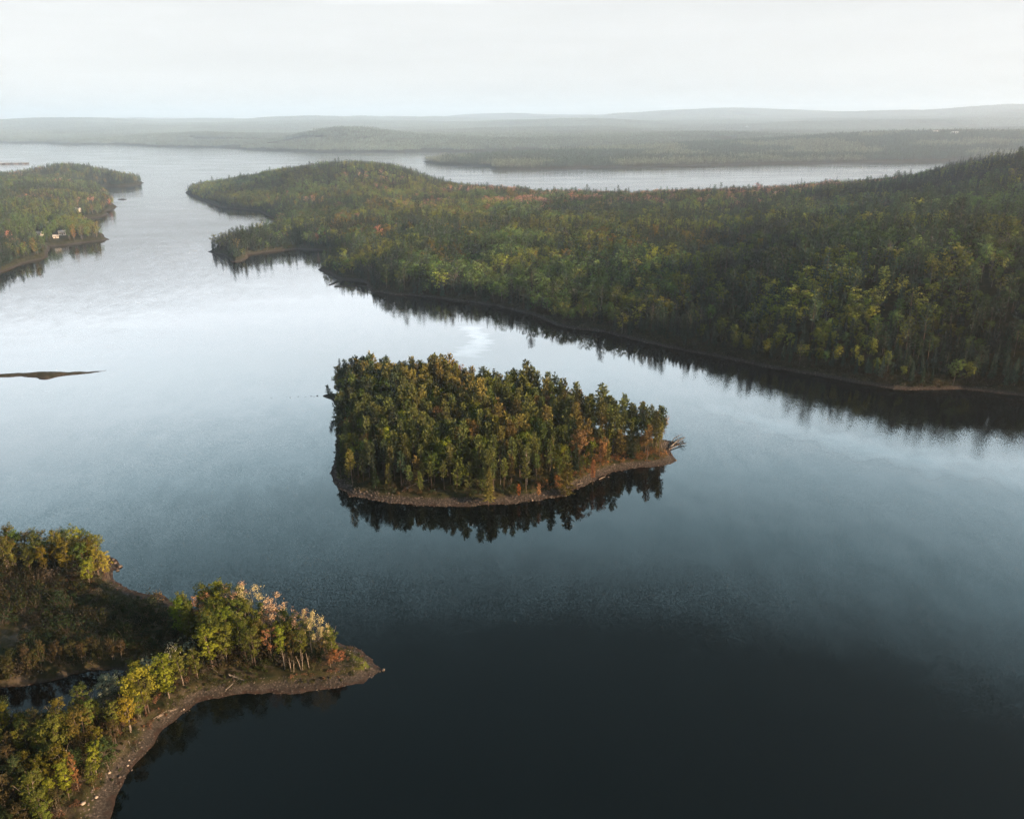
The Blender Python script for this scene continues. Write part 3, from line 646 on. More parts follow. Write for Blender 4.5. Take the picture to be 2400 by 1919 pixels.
pmark('shrub', 366, 1400, 4.2, T_SILV, 'white-blossoming tree behind the tall shore poplar', wid=.8, var=3)
pmark('shrub', 405, 1382, 4.2, (.15, .19, .15), 'silvery grey bush in the dark behind the shore birches', wid=.8, var=1)
pmark('shrub', 429, 1352, 3.6, T_SILV, 'small white-topped bush behind the broad yellow-green birch', wid=.6, var=2)
pmark('shrub', 320, 1418, 3.4, (.15, .20, .16), 'pale blue-green bush above the big round golden tree', wid=.9, var=0)
pmark('round_tree', 232, 1476, 6, (.19, .23, .17), 'silver-leaved tree standing beside the pond', wid=1.0, var=1)
pmark('round_tree', 128, 1602, 10, T_OLIVE, 'broad olive tree in front of the pond', var=0, wid=.95)
pmark('birch', 180, 1582, 10, (.10, .085, .025), 'brownish spreading birch between the pond and the lower shore', var=3, wid=1.2)
pmark('birch', 205, 1640, 8.5, T_YGRN, 'yellow-green birch low beside the pink shore path', var=2, wid=1.0)
pmark('birch', 148, 1690, 9.5, T_YGRN, 'lowest yellow-green birch with a long pale trunk', var=5, wid=1.1)
pmark('birch', 168, 1672, 9.5, (.2, .11, .05), 'thin reddish birch right of the lowest pale-trunked birch', var=0, wid=.45)
pmark('birch', 74, 1716, 9, T_OLIVE, 'bottom birch showing several leaning white trunks', var=4, wid=1.3)
pmark('birch', 112, 1702, 7, T_YGRN, 'small yellow crown between the two white-trunked birches at the bottom', var=2, wid=.9)
pmark('birch', 10, 1716, 8, T_BROWN, 'bare-looking brown birch at the bottom left corner', var=4, wid=1.2)
pmark('birch', 212, 1218, 11, (.20, .19, .035), 'golden birch cluster at the shore end of the upper grove', var=1, wid=1.1)
pmark('birch', 228, 1213, 9.5, (.24, .22, .045), 'brightest golden birch with pink-lit trunks beside the rocky shore', var=3, wid=.9)
pmark('birch', 190, 1236, 8.5, T_YGRN, 'low yellow-green birch in front of the golden cluster', var=2, wid=1.2)
pmark('birch', 168, 1190, 12.5, T_YGRN, 'tallest yellow-topped birch in the upper grove', var=0, wid=1.0)
pmark('round_tree', 5, 1180, 9.5, T_DPINE, 'very dark rounded tree at the left edge of the photo', var=0)
pmark('shrub', 326, 1262, 3.4, (.16, .11, .04), 'round brown bush beside the little beach', wid=.9, var=3)
pmark('shrub', 322, 1272, 2.4, (.34, .30, .12), 'pale yellow bush in front of the round brown bush by the little beach', wid=.9, var=1)
PM = np.array(pm)
SPT = lambda x, y: min(float(signed_dist(POINT, np.array([x]), np.array([y]), 20)[0]), -float(signed_dist(POND, np.array([x]), np.array([y]), 20)[0]))
def region(P, spacing, seed, gen, zn, near=1.5, mind=3.2):
    Pw = poly(P); X, Y = scatter(Pw, spacing, seed); s = signed_dist(Pw, X, Y, 5); res = []
    for x, y, q in zip(X, Y, s):
        if q < 0 or np.hypot(PM[:, 0] - x, PM[:, 1] - y).min() < near or SPT(x, y) < mind: continue
        kind, h, tint, tx = gen(x, y); p = to_px(np.array([x]), np.array([y]), np.array([1.]))
        res.append((p[0][0], p[1][0], kind, x, y, h, tint, tx, zn))
    return res
def g_ridge(x, y):
    r = random.random(); p = to_px(np.array([x]), np.array([y]), np.array([1.]))[0][0]
    h = max(5.5, 12.5 - max(0, p - 500) * .022) * random.uniform(.8, 1.05)
    if r < .36: return 'birch', h, jit(T_OLIVE), 'olive birch'
    if r < .48: return 'birch', h * .9, jit((.115, .095, .03)), 'rust-brown birch'
    if r < .68: return 'poplar', h, jit(T_OLIVE), 'slim olive poplar'
    if r < .80: return 'birch', h, jit(T_YGRN), 'yellow-green birch'
    if r < .88: return 'budding', h * .85, jit((.30, .18, .10)), 'thin pinkish tree'
    return 'birch', h * .6, jit(T_BROWN), 'short brown birch'
def g_grove(x, y):
    r = random.random(); h = random.uniform(8.5, 12)
    if r < .45: return 'birch', h, jit(T_OLIVE), 'olive birch'
    if r < .7: return 'birch', h, jit((.13, .11, .02)), 'yellowish birch'
    if r < .85: return 'maple', h * .9, jit(T_GRN), 'dark green tree'
    return 'birch', h * .9, jit(T_BROWN), 'brown birch'
def g_low(x, y):
    r = random.random(); h = random.uniform(5.5, 9)
    if r < .4: return 'birch', h, jit(T_OLIVE), 'olive birch'
    if r < .6: return 'maple', h * .9, jit((.04, .06, .025)), 'dark green tree'
    if r < .8: return 'birch', h * .9, jit(T_BROWN), 'brown birch'
    return 'birch', h, jit((.12, .115, .02)), 'yellow-green birch'
ZP = {'ridge': 'in the point\'s tall wood', 'grove': 'in the upper left grove', 'strip': 'in the lower shore strip', 'low': 'in the dark wood below the pond', 'rim': 'in the shade beside the pond', 'reed': 'on the pond\'s far bank'}
rows = []
rows += region([(385,1330),(450,1318),(560,1340),(650,1368),(712,1388),(716,1400),(690,1406),(600,1410),(520,1414),(462,1412),(440,1395),(400,1380)], 2.7, 21, g_ridge, 'ridge', 1.2)
rows += region([(-80,1180),(60,1178),(150,1180),(215,1190),(238,1215),(215,1238),(150,1228),(60,1222),(-80,1225)], 3.2, 22, g_grove, 'grove', 1.5)
rows += region([(300,1500),(340,1490),(330,1515),(290,1570),(245,1625),(200,1690),(160,1722),(150,1700),(200,1640),(240,1570)], 3.2, 23, g_low, 'strip', 1.8)
rows += region([(-140,1535),(40,1532),(70,1552),(140,1548),(180,1528),(225,1510),(240,1570),(200,1640),(150,1700),(120,1790),(-140,1790)], 3.7, 24, g_low, 'low', 2.0)
rows += region([(255,1500),(270,1440),(310,1410),(340,1430),(330,1470),(290,1500)], 4.2, 25, g_low, 'rim', 2.2)
def g_reed(x, y):
    if random.random() < .5: return 'birch', random.uniform(5, 7.5), jit((.055, .045, .024)), 'low brown thicket tree'
    return 'maple', random.uniform(4.5, 6.5), jit((.05, .05, .022)), 'low dark bush tree'
rows += region([(-100,1440),(0,1425),(100,1408),(200,1386),(262,1384),(285,1400),(262,1402),(190,1404),(90,1428),(0,1443),(-100,1456)], 2.3, 26, g_reed, 'reed', .5, .6)
plant_rows(rows, ZP)

# ------------------------------------------------------------------ woods too many to count: one object each, grown from a point cloud
SRC = bpy.data.collections
def source(name, kinds):
    """unlinked collection holding whole-tree meshes (leaf + wood slots)"""
    col = bpy.data.collections.new(name)
    for k, (b, leaf, wood) in enumerate(kinds):
        o = bpy.data.objects.new(f'{name}_{k:02d}', b.build(f'{name}_{k:02d}', leaf, wood)); col.objects.link(o)
    return col
def far_blob(seed, h, rw, conif):
    g = np.random.default_rng(seed); b = TB(); n = 34
    b.tube([(0, 0, -1), (0, 0, h * .6)], [.2, .08], 3)
    for i in range(n):
        t = g.uniform(.15, 1); a = g.uniform(0, 6.28)
        r_ = rw * ((1 - t) ** .8 if conif else math.sin(math.pi * min(1, .22 + .78 * t * .98)) ** .6) * g.uniform(.6, 1)
        c = np.array([math.cos(a) * r_, math.sin(a) * r_, h * t]); U = rdir(g, 1)[0] * .8; W = perp(g, U[None])[0] * .6
        b.cards([c], [U], [W], [np.clip(g.normal(.55, .25), 0, 1.2)])
    return b
def patch_of(seed, size, n):
    """a tuft of distant wood: n small trees over size x size metres"""
    g = np.random.default_rng(seed); b = TB(); m_ = int(math.sqrt(n))
    for i in range(m_):
        for j in range(m_):
            x = (i + .5 + g.uniform(-.4, .4)) / m_ * size - size / 2; y = (j + .5 + g.uniform(-.4, .4)) / m_ * size - size / 2
            conif = g.random() < .5; h = g.uniform(8, 14); rw = (2.2 if conif else 3.6) * g.uniform(.8, 1.3); base = g.normal(.5, .3)
            for q in range(9):
                t = g.uniform(.1, 1); a = g.uniform(0, 6.28); r_ = rw * ((1 - t) if conif else math.sin(math.pi * (.25 + .7 * t))) * .8
                c = np.array([x + math.cos(a) * r_, y + math.sin(a) * r_, h * t]); U = rdir(g, 1)[0] * 1.9; W = perp(g, U[None])[0] * 1.3
                b.cards([c], [U], [W], [np.clip(base + g.normal() * .1, 0, 1.3)])
    return b
S_HILL = source('hill_source', [(spruce(800, 13, 2.1, .5), M_NEEDLE, M_BARK), (spruce(801, 14, 1.8, .5), M_NEEDLE, M_BARK), (pine(802, 14, .35, 2.7, .5, .6), M_NEEDLE, M_BARK),
    (broadleaf(803, 12, 2.8, .32, 26, 15, .3, 1.0), M_LEAF, M_BARK), (broadleaf(804, 12, 3.2, .3, 30, 14, .32, 1.1), M_LEAF, M_BARK), (broadleaf(805, 13, 2.3, .3, 26, 13, .28, .9), M_LEAF, M_PALE),
    (twiggy(806, 12, 3.2, 1, .14), M_LEAF, M_GREYWOOD), (pine(807, 16, .42, 2.8, .5, .6), M_NEEDLE, M_BARK)])
S_FAR = source('far_source', [(far_blob(820, 12, 2.2, True), M_LEAF, M_BARK), (far_blob(821, 14, 2.4, True), M_LEAF, M_BARK), (far_blob(822, 11, 3.2, False), M_LEAF, M_BARK), (far_blob(823, 12, 3.6, False), M_LEAF, M_BARK)])
S_PATCH = source('patch_source', [(patch_of(830 + i, 60, 49), M_LEAF, M_BARK) for i in range(4)])
S_SHRUB = source('shrub_source', [(shrub(840 + i, r, h, .13, 110), M_LEAF, M_BARK) for i, (r, h) in enumerate([(1.0, 1.2), (1.4, 1.6), (.8, .8), (1.7, 2.4)])])
def rock_tb(seed, r):
    g = np.random.default_rng(seed); b = TB()
    pts = [(0, 0, 1)] + [(math.cos(k * 1.05) * .9, math.sin(k * 1.05) * .9, .5) for k in range(6)] + [(math.cos(k * 1.05 + .4), math.sin(k * 1.05 + .4), -.3) for k in range(6)]
    s_ = np.array([g.uniform(.8, 1.4), g.uniform(.7, 1.1), g.uniform(.5, .8)]) * r
    V = [np.array(p) * s_ * g.uniform(.8, 1.15) for p in pts]; b.V = V; b.var = [.5] * len(V)
    for k in range(6):
        n = (k + 1) % 6; b.F += [(0, 1 + k, 1 + n), (1 + k, 7 + k, 1 + n), (1 + n, 7 + k, 7 + n)]; b.M += [0, 0, 0]
    return b
S_ROCK = source('rock_source', [(rock_tb(850, .3), M_ROCK, M_ROCK), (rock_tb(851, .5), M_ROCK, M_ROCK), (rock_tb(852, .4), M_ROCK, M_ROCK)])

def cloud(name, col, X, Y, Z, S, IDX, T, label, cat):
    """one 'stuff' object: a point per plant, instanced by geometry nodes"""
    n = len(X); me = bpy.data.meshes.new(name); me.vertices.add(n)
    me.vertices.foreach_set('co', np.stack([X, Y, Z], -1).astype(np.float32).ravel())
    g = np.random.default_rng(len(X))
    def add(nm, ty, vals, key): a = me.attributes.new(nm, ty, 'POINT'); a.data.foreach_set(key, np.ascontiguousarray(vals).ravel())
    add('rotz', 'FLOAT_VECTOR', np.stack([np.zeros(n), np.zeros(n), g.uniform(0, 6.283, n)], -1).astype(np.float32), 'vector')
    add('scl', 'FLOAT_VECTOR', S.astype(np.float32), 'vector'); add('pick', 'INT', IDX.astype(np.int32), 'value')
    add('tint', 'FLOAT_COLOR', np.concatenate([T, np.ones((n, 1))], 1).astype(np.float32), 'color')
    o = link(bpy.data.objects.new(name, me)); tag(o, label, cat, kind='stuff')
    ng = bpy.data.node_groups.new(name, 'GeometryNodeTree')
    ng.interface.new_socket('Geometry', in_out='INPUT', socket_type='NodeSocketGeometry'); ng.interface.new_socket('Geometry', in_out='OUTPUT', socket_type='NodeSocketGeometry')
    N = ng.nodes.new; L = ng.links.new
    gi = N('NodeGroupInput'); go_ = N('NodeGroupOutput'); ip = N('GeometryNodeInstanceOnPoints'); ci = N('GeometryNodeCollectionInfo')
    ci.inputs['Collection'].default_value = col; ci.inputs['Separate Children'].default_value = True; ci.inputs['Reset Children'].default_value = True
    def na(nm, ty): a = N('GeometryNodeInputNamedAttribute'); a.data_type = ty; a.inputs['Name'].default_value = nm; return a.outputs['Attribute']
    L(gi.outputs[0], ip.inputs['Points']); L(ci.outputs[0], ip.inputs['Instance']); ip.inputs['Pick Instance'].default_value = True
    L(na('pick', 'INT'), ip.inputs['Instance Index'])
    er = N('FunctionNodeEulerToRotation'); L(na('rotz', 'FLOAT_VECTOR'), er.inputs[0]); L(er.outputs[0], ip.inputs['Rotation'])
    L(na('scl', 'FLOAT_VECTOR'), ip.inputs['Scale']); L(ip.outputs[0], go_.inputs[0])
    o.modifiers.new('grow', 'NODES').node_group = ng
    return o
PAL = {'spr': (np.array((.030, .055, .040)), [0, 1]), 'pin': (np.array((.042, .070, .040)), [2, 7]), 'grn': (np.array((.10, .165, .05)), [3, 4, 5]), 'ygr': (np.array((.165, .195, .038)), [3, 4, 5]),
       'gld': (np.array((.20, .15, .03)), [3, 5]), 'pnk': (np.array((.36, .20, .14)), [4]), 'bare': (np.array((.17, .15, .13)), [6])}
def inview(X, Y, Z, mx=160, my=60):
    p, q = to_px(X, Y, Z); return (p > -mx) & (p < 2156 + mx) & (q < 1724 + 200) & (Y > 20)

def mixed_wood(X, Y, seed, probs):
    """pick kinds by soft patches"""
    g = np.random.default_rng(seed); n = len(X); u = g.random(n)
    keys = list(probs); Wt = np.stack([np.maximum(probs[k](X, Y), 0) for k in keys], -1); Wt = Wt / Wt.sum(1)[:, None]; C = Wt.cumsum(1)
    ki = (u[:, None] > C).sum(1).clip(0, len(keys) - 1)
    T = np.zeros((n, 3)); I = np.zeros(n, int)
    for j, k in enumerate(keys):
        m_ = ki == j; t, ids = PAL[k]
        T[m_] = t * (1 + g.normal(0, .17, (m_.sum(), 1))) * (1 + g.normal(0, .06, (m_.sum(), 3))); I[m_] = g.choice(ids, m_.sum())
    return T.clip(.005, .6), I, ki, keys
nf = lambda wl, s: (lambda X, Y: vnoise(X, Y, wl, s) + .5 + .4 * vnoise(X, Y, wl * .35, s + 1))
def surplus_pines():
    col = bpy.data.collections.new('pine_source')
    for k in range(8):
        b, h, lf, wd = PROTO['pine'][k]; o = bpy.data.objects.new(f'pine_source_{k}', b.build(f'pine_source_{k}', lf, wd)); col.objects.link(o)
    n = len(surplus); A_ = np.array([(t[3], t[4], t[5]) for t in surplus]); q = np.random.default_rng(3); I = q.integers(0, 8, n)
    s_ = A_[:, 2] / np.array([PROTO['pine'][i][1] for i in I]); Z = height(A_[:, 0], A_[:, 1])
    cloud('island_pines', col, A_[:, 0], A_[:, 1], Z - .1, np.stack([s_ * .86, s_ * .86, s_], -1), I, np.array([t[6] for t in surplus]), 'rearmost pines crowded along the back of the island behind the others', 'pine wood')
surplus_pines()
# big wooded shore with the hill
X, Y = scatter(MAIN, 4.6, 31, (-620, 1250), (320, 1700))
keep = inview(X, Y, 0 * X + 20); X, Y = X[keep], Y[keep]
H, S_ = height(X, Y, True); sm = S_['main']
clear_ = np.hypot((X - CLX), (Y - CLY) / 1.9) > 14
RDX, RDY = at(872, 519, 10)
ok = (sm > 2.2) & clear_ & (H > .5)
X, Y, H, sm = X[ok], Y[ok], H[ok], sm[ok]
bigD = np.hypot(X, Y)
pinkband = lambda X, Y: 2.6 * sst(940, 1080, Y) * sst(1300, 1180, Y) * sst(-150, 60, X) * sst(560, 420, X) * (vnoise(X, Y, 55, 77) > -.16) + .45 * sst(.16, .3, vnoise(X, Y, 45, 78)) * sst(760, 900, Y) * sst(-330, -200, X)+ .9 * (H > 78) * (vnoise(X, Y, 40, 79) > 0)
T, I, ki, keys = mixed_wood(X, Y, 33, {
    'spr': lambda X, Y: .10 + .9 * sst(260, 480, X + .25 * (Y - 500)) + 1.5 * sst(.38, .62, nf(85, 91)(X, Y)) + 1.6 * sst(26, 8, sm) + 1.5 * sst(175, 90, np.hypot(X + 215, Y - 1345)) * 3.5,  # spruce share raised to the right: dark trees painting in the slope's shade
    'pin': lambda X, Y: .55 * nf(60, 92)(X, Y), 'grn': lambda X, Y: 1.7 * sst(.38, .6, nf(70, 93)(X, Y)) + .12,
    'ygr': lambda X, Y: (1.5 + .9 * sst(150, -50, X)) * (1 - .6 * sst(140, 330, X)) * sst(.46, .66, nf(60, 94)(X, Y)) + .05, 'gld': lambda X, Y: .5 * sst(.6, .76, nf(50, 95)(X, Y)) * sst(520, 620, Y) * sst(250, 100, X), 'pnk': pinkband, 'bare': lambda X, Y: .05 + .12 * nf(60, 96)(X, Y)})  # bright crowns thickened leftward as painted sunlit patches, thinned towards the shaded right
g = np.random.default_rng(5)
conif = np.isin(I, (0, 1, 2, 7))
sc_h = np.where(conif, g.normal(.92, .17, len(X)), g.normal(.86, .12, len(X))).clip(.5, 1.4) * np.where(sm < 14, .85, 1) * (1 + .5 * vnoise(X, Y, 38, 611)) * np.where((g.random(len(X)) < .06) & (Y < 900), 1.3, 1) * (1 - .22 * sst(950, 1120, Y))
wd_ = sc_h * np.where(conif, 1.0, 1.3) * g.uniform(.8, 1.2, len(X)); wd_ = np.where(conif, wd_, wd_ * 1.18); S3 = np.stack([wd_, wd_, sc_h * np.where(conif, 1, 1.06)], -1)
T = (T * (1 + 1.1 * vnoise(X, Y, 55, 620) + .5 * vnoise(X, Y, 16, 621))[:, None]).clip(.008, .5)
# the nearest ones are individuals
pxs, pys = to_px(X, Y, H)
show = (pxs > -20) & (pxs < 2180)
order = np.argsort(np.where(show, bigD, 1e9))
thin = (~conif) & (g.random(len(X)) < .33)
X, Y, H, sm, T, I, ki, conif, sc_h, S3, pxs, pys, show, bigD = [v[~thin] for v in (X, Y, H, sm, T, I, ki, conif, sc_h, S3, pxs, pys, show, bigD)]
order = np.argsort(np.where(show, bigD, 1e9))
solo = np.zeros(len(X), bool); quota = {'spr': 230, 'pin': 0, 'grn': 60, 'ygr': 60, 'gld': 20, 'pnk': 0, 'bare': 22}
kindmap = {'spr': ('spruce', 'dark spruce'), 'grn': ('maple', 'green broadleaf tree'), 'ygr': ('maple', 'yellow-green tree'), 'gld': ('maple', 'golden broadleaf tree'), 'bare': ('bare', 'bare tree')}
shore = []
for j in order[:1500]:
    k = keys[ki[j]]
    if quota[k] <= 0 or not show[j]: continue
    quota[k] -= 1; solo[j] = True; kd, tx = kindmap[k]
    zn = ('w' if sm[j] < 16 else 'u') + str(int(np.digitize(pxs[j], (1000, 1250, 1480, 1700, 1900))))
    shore.append((pxs[j], pys[j], kd, X[j], Y[j], 12.6 * sc_h[j], tuple(T[j]), tx, zn, {'z': H[j]}))
ZM = {}
for a_, t_ in (('w', 'at the far waterline '), ('u', 'up the far slope ')):
    for i_, b_ in enumerate(('behind island\'s left half', 'behind island\'s right half', 'above island\'s right end', 'right of the island', 'nearing the right edge', 'at the photo\'s right edge')): ZM[a_ + str(i_)] = t_ + b_
plant_rows(shore, ZM)
r_ = ~solo
cloud('mixed_woodland', S_HILL, X[r_], Y[r_], H[r_] - .1, S3[r_], I[r_], T[r_], 'mixed spruce and spring-leaf woodland covering the long headland and dark hill on the right', 'woodland')

# left headland
X, Y = scatter(LEFT, 5.0, 41, (-1300, -380), (600, 1800)); keep = inview(X, Y, 0 * X + 20, 80); X, Y = X[keep], Y[keep]
H, S_ = height(X, Y, True); sm = S_['left']
HOUSES = [(129, 481, 6.6, 5.2, 3.4), (115, 485, 5, 3.6, 2.2), (82, 484, 6.2, 4.8, 3), (104, 463, 6, 4, 2.6), (163, 435, 7, 5.5, 3.6)]
HP = [at(a_, b_, 13) for a_, b_, *_ in HOUSES]
hd = np.full(X.shape, 99.)
for hx, hy in HP:
    ux, uy = hx / math.hypot(hx, hy), hy / math.hypot(hx, hy); al = (X - hx) * ux + (Y - hy) * uy; pe = np.abs((X - hx) * uy - (Y - hy) * ux)
    hd = np.where((al > -58) & (al < 8) & (pe < 4.4), 0, hd)
ok = (sm > 4.5) & (hd > 6); X, Y, H, sm = X[ok], Y[ok], H[ok], sm[ok]
T, I, ki, keys = mixed_wood(X, Y, 43, {'spr': lambda X, Y: .3 + 1.2 * sst(.42, .62, nf(80, 191)(X, Y)) + 2.5 * sst(1500, 1600, Y), 'pin': lambda X, Y: .5 * nf(60, 192)(X, Y), 'grn': lambda X, Y: 1.0 * sst(.4, .62, nf(70, 193)(X, Y)),
    'ygr': lambda X, Y: .8 * sst(.5, .68, nf(60, 194)(X, Y)), 'gld': lambda X, Y: .5 * sst(.55, .7, nf(50, 195)(X, Y)), 'pnk': lambda X, Y: .25 * sst(.15, .3, vnoise(X, Y, 60, 198)), 'bare': lambda X, Y: .06 + 0 * X})
sc_h = g.normal(.92, .15, len(X)).clip(.5, 1.4); S3 = np.stack([sc_h, sc_h, sc_h], -1)
cloud('headland_woodland', S_HILL, X, Y, H - .1, S3, I, T, 'autumn-tinted mixed woodland on the left headland round the white houses', 'woodland')

# point beyond the far lake, and the hazy mainland
X, Y = scatter(FARPT, 8.0, 51, (-300, 2700), (1950, 4300)); keep = inview(X, Y, 0 * X + 20, 80); X, Y = X[keep], Y[keep]
H, S_ = height(X, Y, True); ok = (S_['farpt'] > 6) & (Y < 3300); X, Y, H = X[ok], Y[ok], H[ok]
n = len(X); I = g.integers(0, 4, n); nn_ = nf(160, 291)(X, Y)[:, None]
T = np.where(nn_ > .5, np.array([[.14, .165, .11]]), np.array([[.06, .09, .065]])) * (1 + g.normal(0, .25, (n, 1)))  # tints paled to carry some of the haze in leaf colour
S3 = np.repeat(g.normal(.95, .18, (n, 1)).clip(.5, 1.5), 3, 1) * np.array([[1.35, 1.35, 1]])
cloud('lakeside_woodland', S_FAR, X, Y, H - .1, S3, I, T.clip(.01, .5), 'hazy woodland on the low point beyond the far lake', 'woodland')
g = np.random.default_rng(6)
X, Y = scatter(FAR, 55, 61, (-6500, 7500), (2700, 11000)); keep = inview(X, Y, 0 * X + 40, 200); X, Y = X[keep], Y[keep]
H, S_ = height(X, Y, True); field = vnoise(X, Y, 300, 305) > .30
ok = ((S_['far'] > 25) | ((S_['farpt'] > 25) & (Y >= 3270))) & ~field; X, Y, H = X[ok], Y[ok], H[ok]
n = len(X); T = np.array([[.11, .145, .12]]) * (1 + .7 * vnoise(X, Y, 500, 307)[:, None] + g.normal(0, .15, (n, 1)))  # tint paled and blued to paint in part of the haze
S3 = np.repeat(g.uniform(.9, 1.15, (n, 1)), 3, 1)
cloud('distant_woodland', S_PATCH, X, Y, H - 1.0, S3, g.integers(0, 4, n), T.clip(.01, .5), 'blue-hazed woodland over the low hills along the horizon', 'woodland')

# scrub on the point, bushes under the island's trees, stones along the shores
def undergrowth(name, P, spacing, seed, cond, tints, label, cat, sz=(.7, 1.3), src=None, nsrc=4, xr=None, yr=None):
    X, Y = scatter(P, spacing, seed, xr, yr); k = inview(X, Y, 0 * X + 3, 150); X, Y = X[k], Y[k]
    H, S_ = height(X, Y, True); ok = cond(X, Y, H, S_); X, Y, H = X[ok], Y[ok], H[ok]; n = len(X)
    q = np.random.default_rng(seed); tn = np.array(tints)
    f_ = ((vnoise(X, Y, 9, seed) + .5 + q.normal(0, .22, n)) * len(tn)).astype(int).clip(0, len(tn) - 1)
    T = tn[f_] * (1 + q.normal(0, .2, (n, 1))); s_ = q.uniform(*sz, n)
    return cloud(name, src or S_SHRUB, X, Y, H - .05, np.stack([s_, s_, s_ * q.uniform(.7, 1.2, n)], -1), q.integers(0, nsrc, n), T.clip(.008, .6), label, cat)
undergrowth('scrub', POINT, 1.9, 71, lambda X, Y, H, S: (S['point'] > 7.5) & (S['pond'] < -1.2) & (np.hypot((X - TIPX) / 6, (Y - TIPY) / 3.6) > 1) & (vnoise(X, Y, 11, 500) < .36),
            [(.014, .026, .016), (.020, .034, .014), (.028, .034, .014), (.038, .034, .018), (.022, .04, .02), (.06, .055, .045)], 'low dark scrub and brush filling the point behind its trees', 'scrub', (.7, 1.9))  # tints darkened to paint in the shade of the surrounding trees
undergrowth('shore_bushes', POINT, 1.5, 72, lambda X, Y, H, S: (S['point'] > 1.8) & (S['point'] < 12) & (S['pond'] < -3) & (vnoise(X, Y, 6, 503) > -.2),
            [(.035, .05, .018), (.03, .04, .018), (.06, .065, .025), (.13, .075, .05)], 'low olive and rusty bushes edging the shore of the point', 'bushes', (.35, .8))
undergrowth('island_bushes', ISLAND, 1.9, 73, lambda X, Y, H, S: (S['island'] > 3.6) & (S['island'] < 9) & ((Y < 292) | (vnoise(X, Y, 5, 2) > .1)) & (X < 8),
            [(.03, .05, .02), (.05, .055, .02), (.06, .05, .03), (.09, .06, .03)], 'dark bushes under the front trees of the island', 'bushes', (.6, 1.2))
undergrowth('rusty_bushes', ISLAND, 1.5, 74, lambda X, Y, H, S: (S['island'] > 3.3) & (S['island'] < 8.5) & (X >= 8) & (Y < 278),
            [(.06, .07, .02), (.09, .085, .03), (.22, .12, .05), (.26, .13, .055)], 'rusty orange bushes above the island\'s sunlit beach', 'bushes', (.5, 1.1))
undergrowth('beach_stones', ISLAND, .8, 75, lambda X, Y, H, S: (S['island'] > -.6) & (S['island'] < 3.6) & (Y < 300), [(.2, .2, .2)], 'pinkish stones strewn on the island\'s beach', 'stones', (.25, 1.0), S_ROCK, 3)
undergrowth('point_stones', POINT, .75, 76, lambda X, Y, H, S: (S['point'] > -.8) & (S['point'] < 4.5) & (S['pond'] < -4) & (vnoise(X, Y, 5, 9) > -.15), [(.2, .2, .2)], 'dark and pinkish stones strewn along the shore of the point', 'stones', (.18, .6), S_ROCK, 3)
undergrowth('shore_thicket', MAIN, 1.9, 78, lambda X, Y, H, S: (S['main'] > 1.6) & (S['main'] < 8) & (Y < 700), [(.025, .035, .018), (.04, .045, .02), (.05, .045, .025)], 'dark thicket under the trees along the far wooded shore', 'bushes', (.9, 2.0), None, 4, (-120, 330), (320, 700))
undergrowth('shore_stones', MAIN, 1.6, 77, lambda X, Y, H, S: (S['main'] > -.8) & (S['main'] < 4) & (Y < 900), [(.2, .2, .2)], 'grey stones along the waterline of the far wooded shore', 'stones', (.4, 1.1), S_ROCK, 3, (-320, 320), (320, 900))

# ------------------------------------------------------------------ calm slicks: ribbons added on the water, reflectivity raised to brighten them
M_SHEEN = water_material(.55); M_FAINT = water_material(.16)
def sheen(pts, widths, mat, label, z=.008):
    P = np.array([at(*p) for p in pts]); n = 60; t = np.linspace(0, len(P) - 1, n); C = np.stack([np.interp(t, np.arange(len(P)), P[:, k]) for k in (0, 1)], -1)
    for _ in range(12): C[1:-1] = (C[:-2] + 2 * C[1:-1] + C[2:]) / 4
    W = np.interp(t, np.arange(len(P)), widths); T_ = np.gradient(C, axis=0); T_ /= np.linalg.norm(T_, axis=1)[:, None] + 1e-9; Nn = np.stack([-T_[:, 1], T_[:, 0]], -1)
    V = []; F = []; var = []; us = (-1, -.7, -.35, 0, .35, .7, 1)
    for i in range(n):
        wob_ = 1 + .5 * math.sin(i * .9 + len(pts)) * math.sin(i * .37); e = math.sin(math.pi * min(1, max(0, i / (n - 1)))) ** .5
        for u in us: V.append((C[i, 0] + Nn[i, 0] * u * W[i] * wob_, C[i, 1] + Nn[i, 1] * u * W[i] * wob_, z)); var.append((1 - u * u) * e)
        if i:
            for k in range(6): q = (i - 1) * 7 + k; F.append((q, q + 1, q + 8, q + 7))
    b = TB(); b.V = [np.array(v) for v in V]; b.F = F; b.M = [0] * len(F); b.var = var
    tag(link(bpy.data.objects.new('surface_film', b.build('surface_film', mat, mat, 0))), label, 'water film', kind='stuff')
sheen([(972, 686), (988, 690), (1004, 703), (1016, 714), (1008, 726), (990, 738), (970, 752)], [4, 7, 6, 6, 8, 9, 10], M_SHEEN, 'pale S-shaped streak of added sheen on the water behind the island')
sheen([(1480, 850), (1650, 900), (1850, 950), (2050, 985), (2300, 1010)], [5, 9, 12, 14, 16], M_FAINT, 'broad faint streak of added sheen on the water below the dark right bank', .016)
sheen([(230, 640), (330, 628), (430, 610), (520, 600), (600, 604)], [8, 12, 14, 12, 8], M_FAINT, 'faint curved added film on the bright water left of the wooded shore', .012)
sheen([(180, 575), (300, 560), (380, 545), (410, 520)], [10, 14, 14, 10], M_FAINT, 'faint added film crossing the bright channel between the headlands', .012)

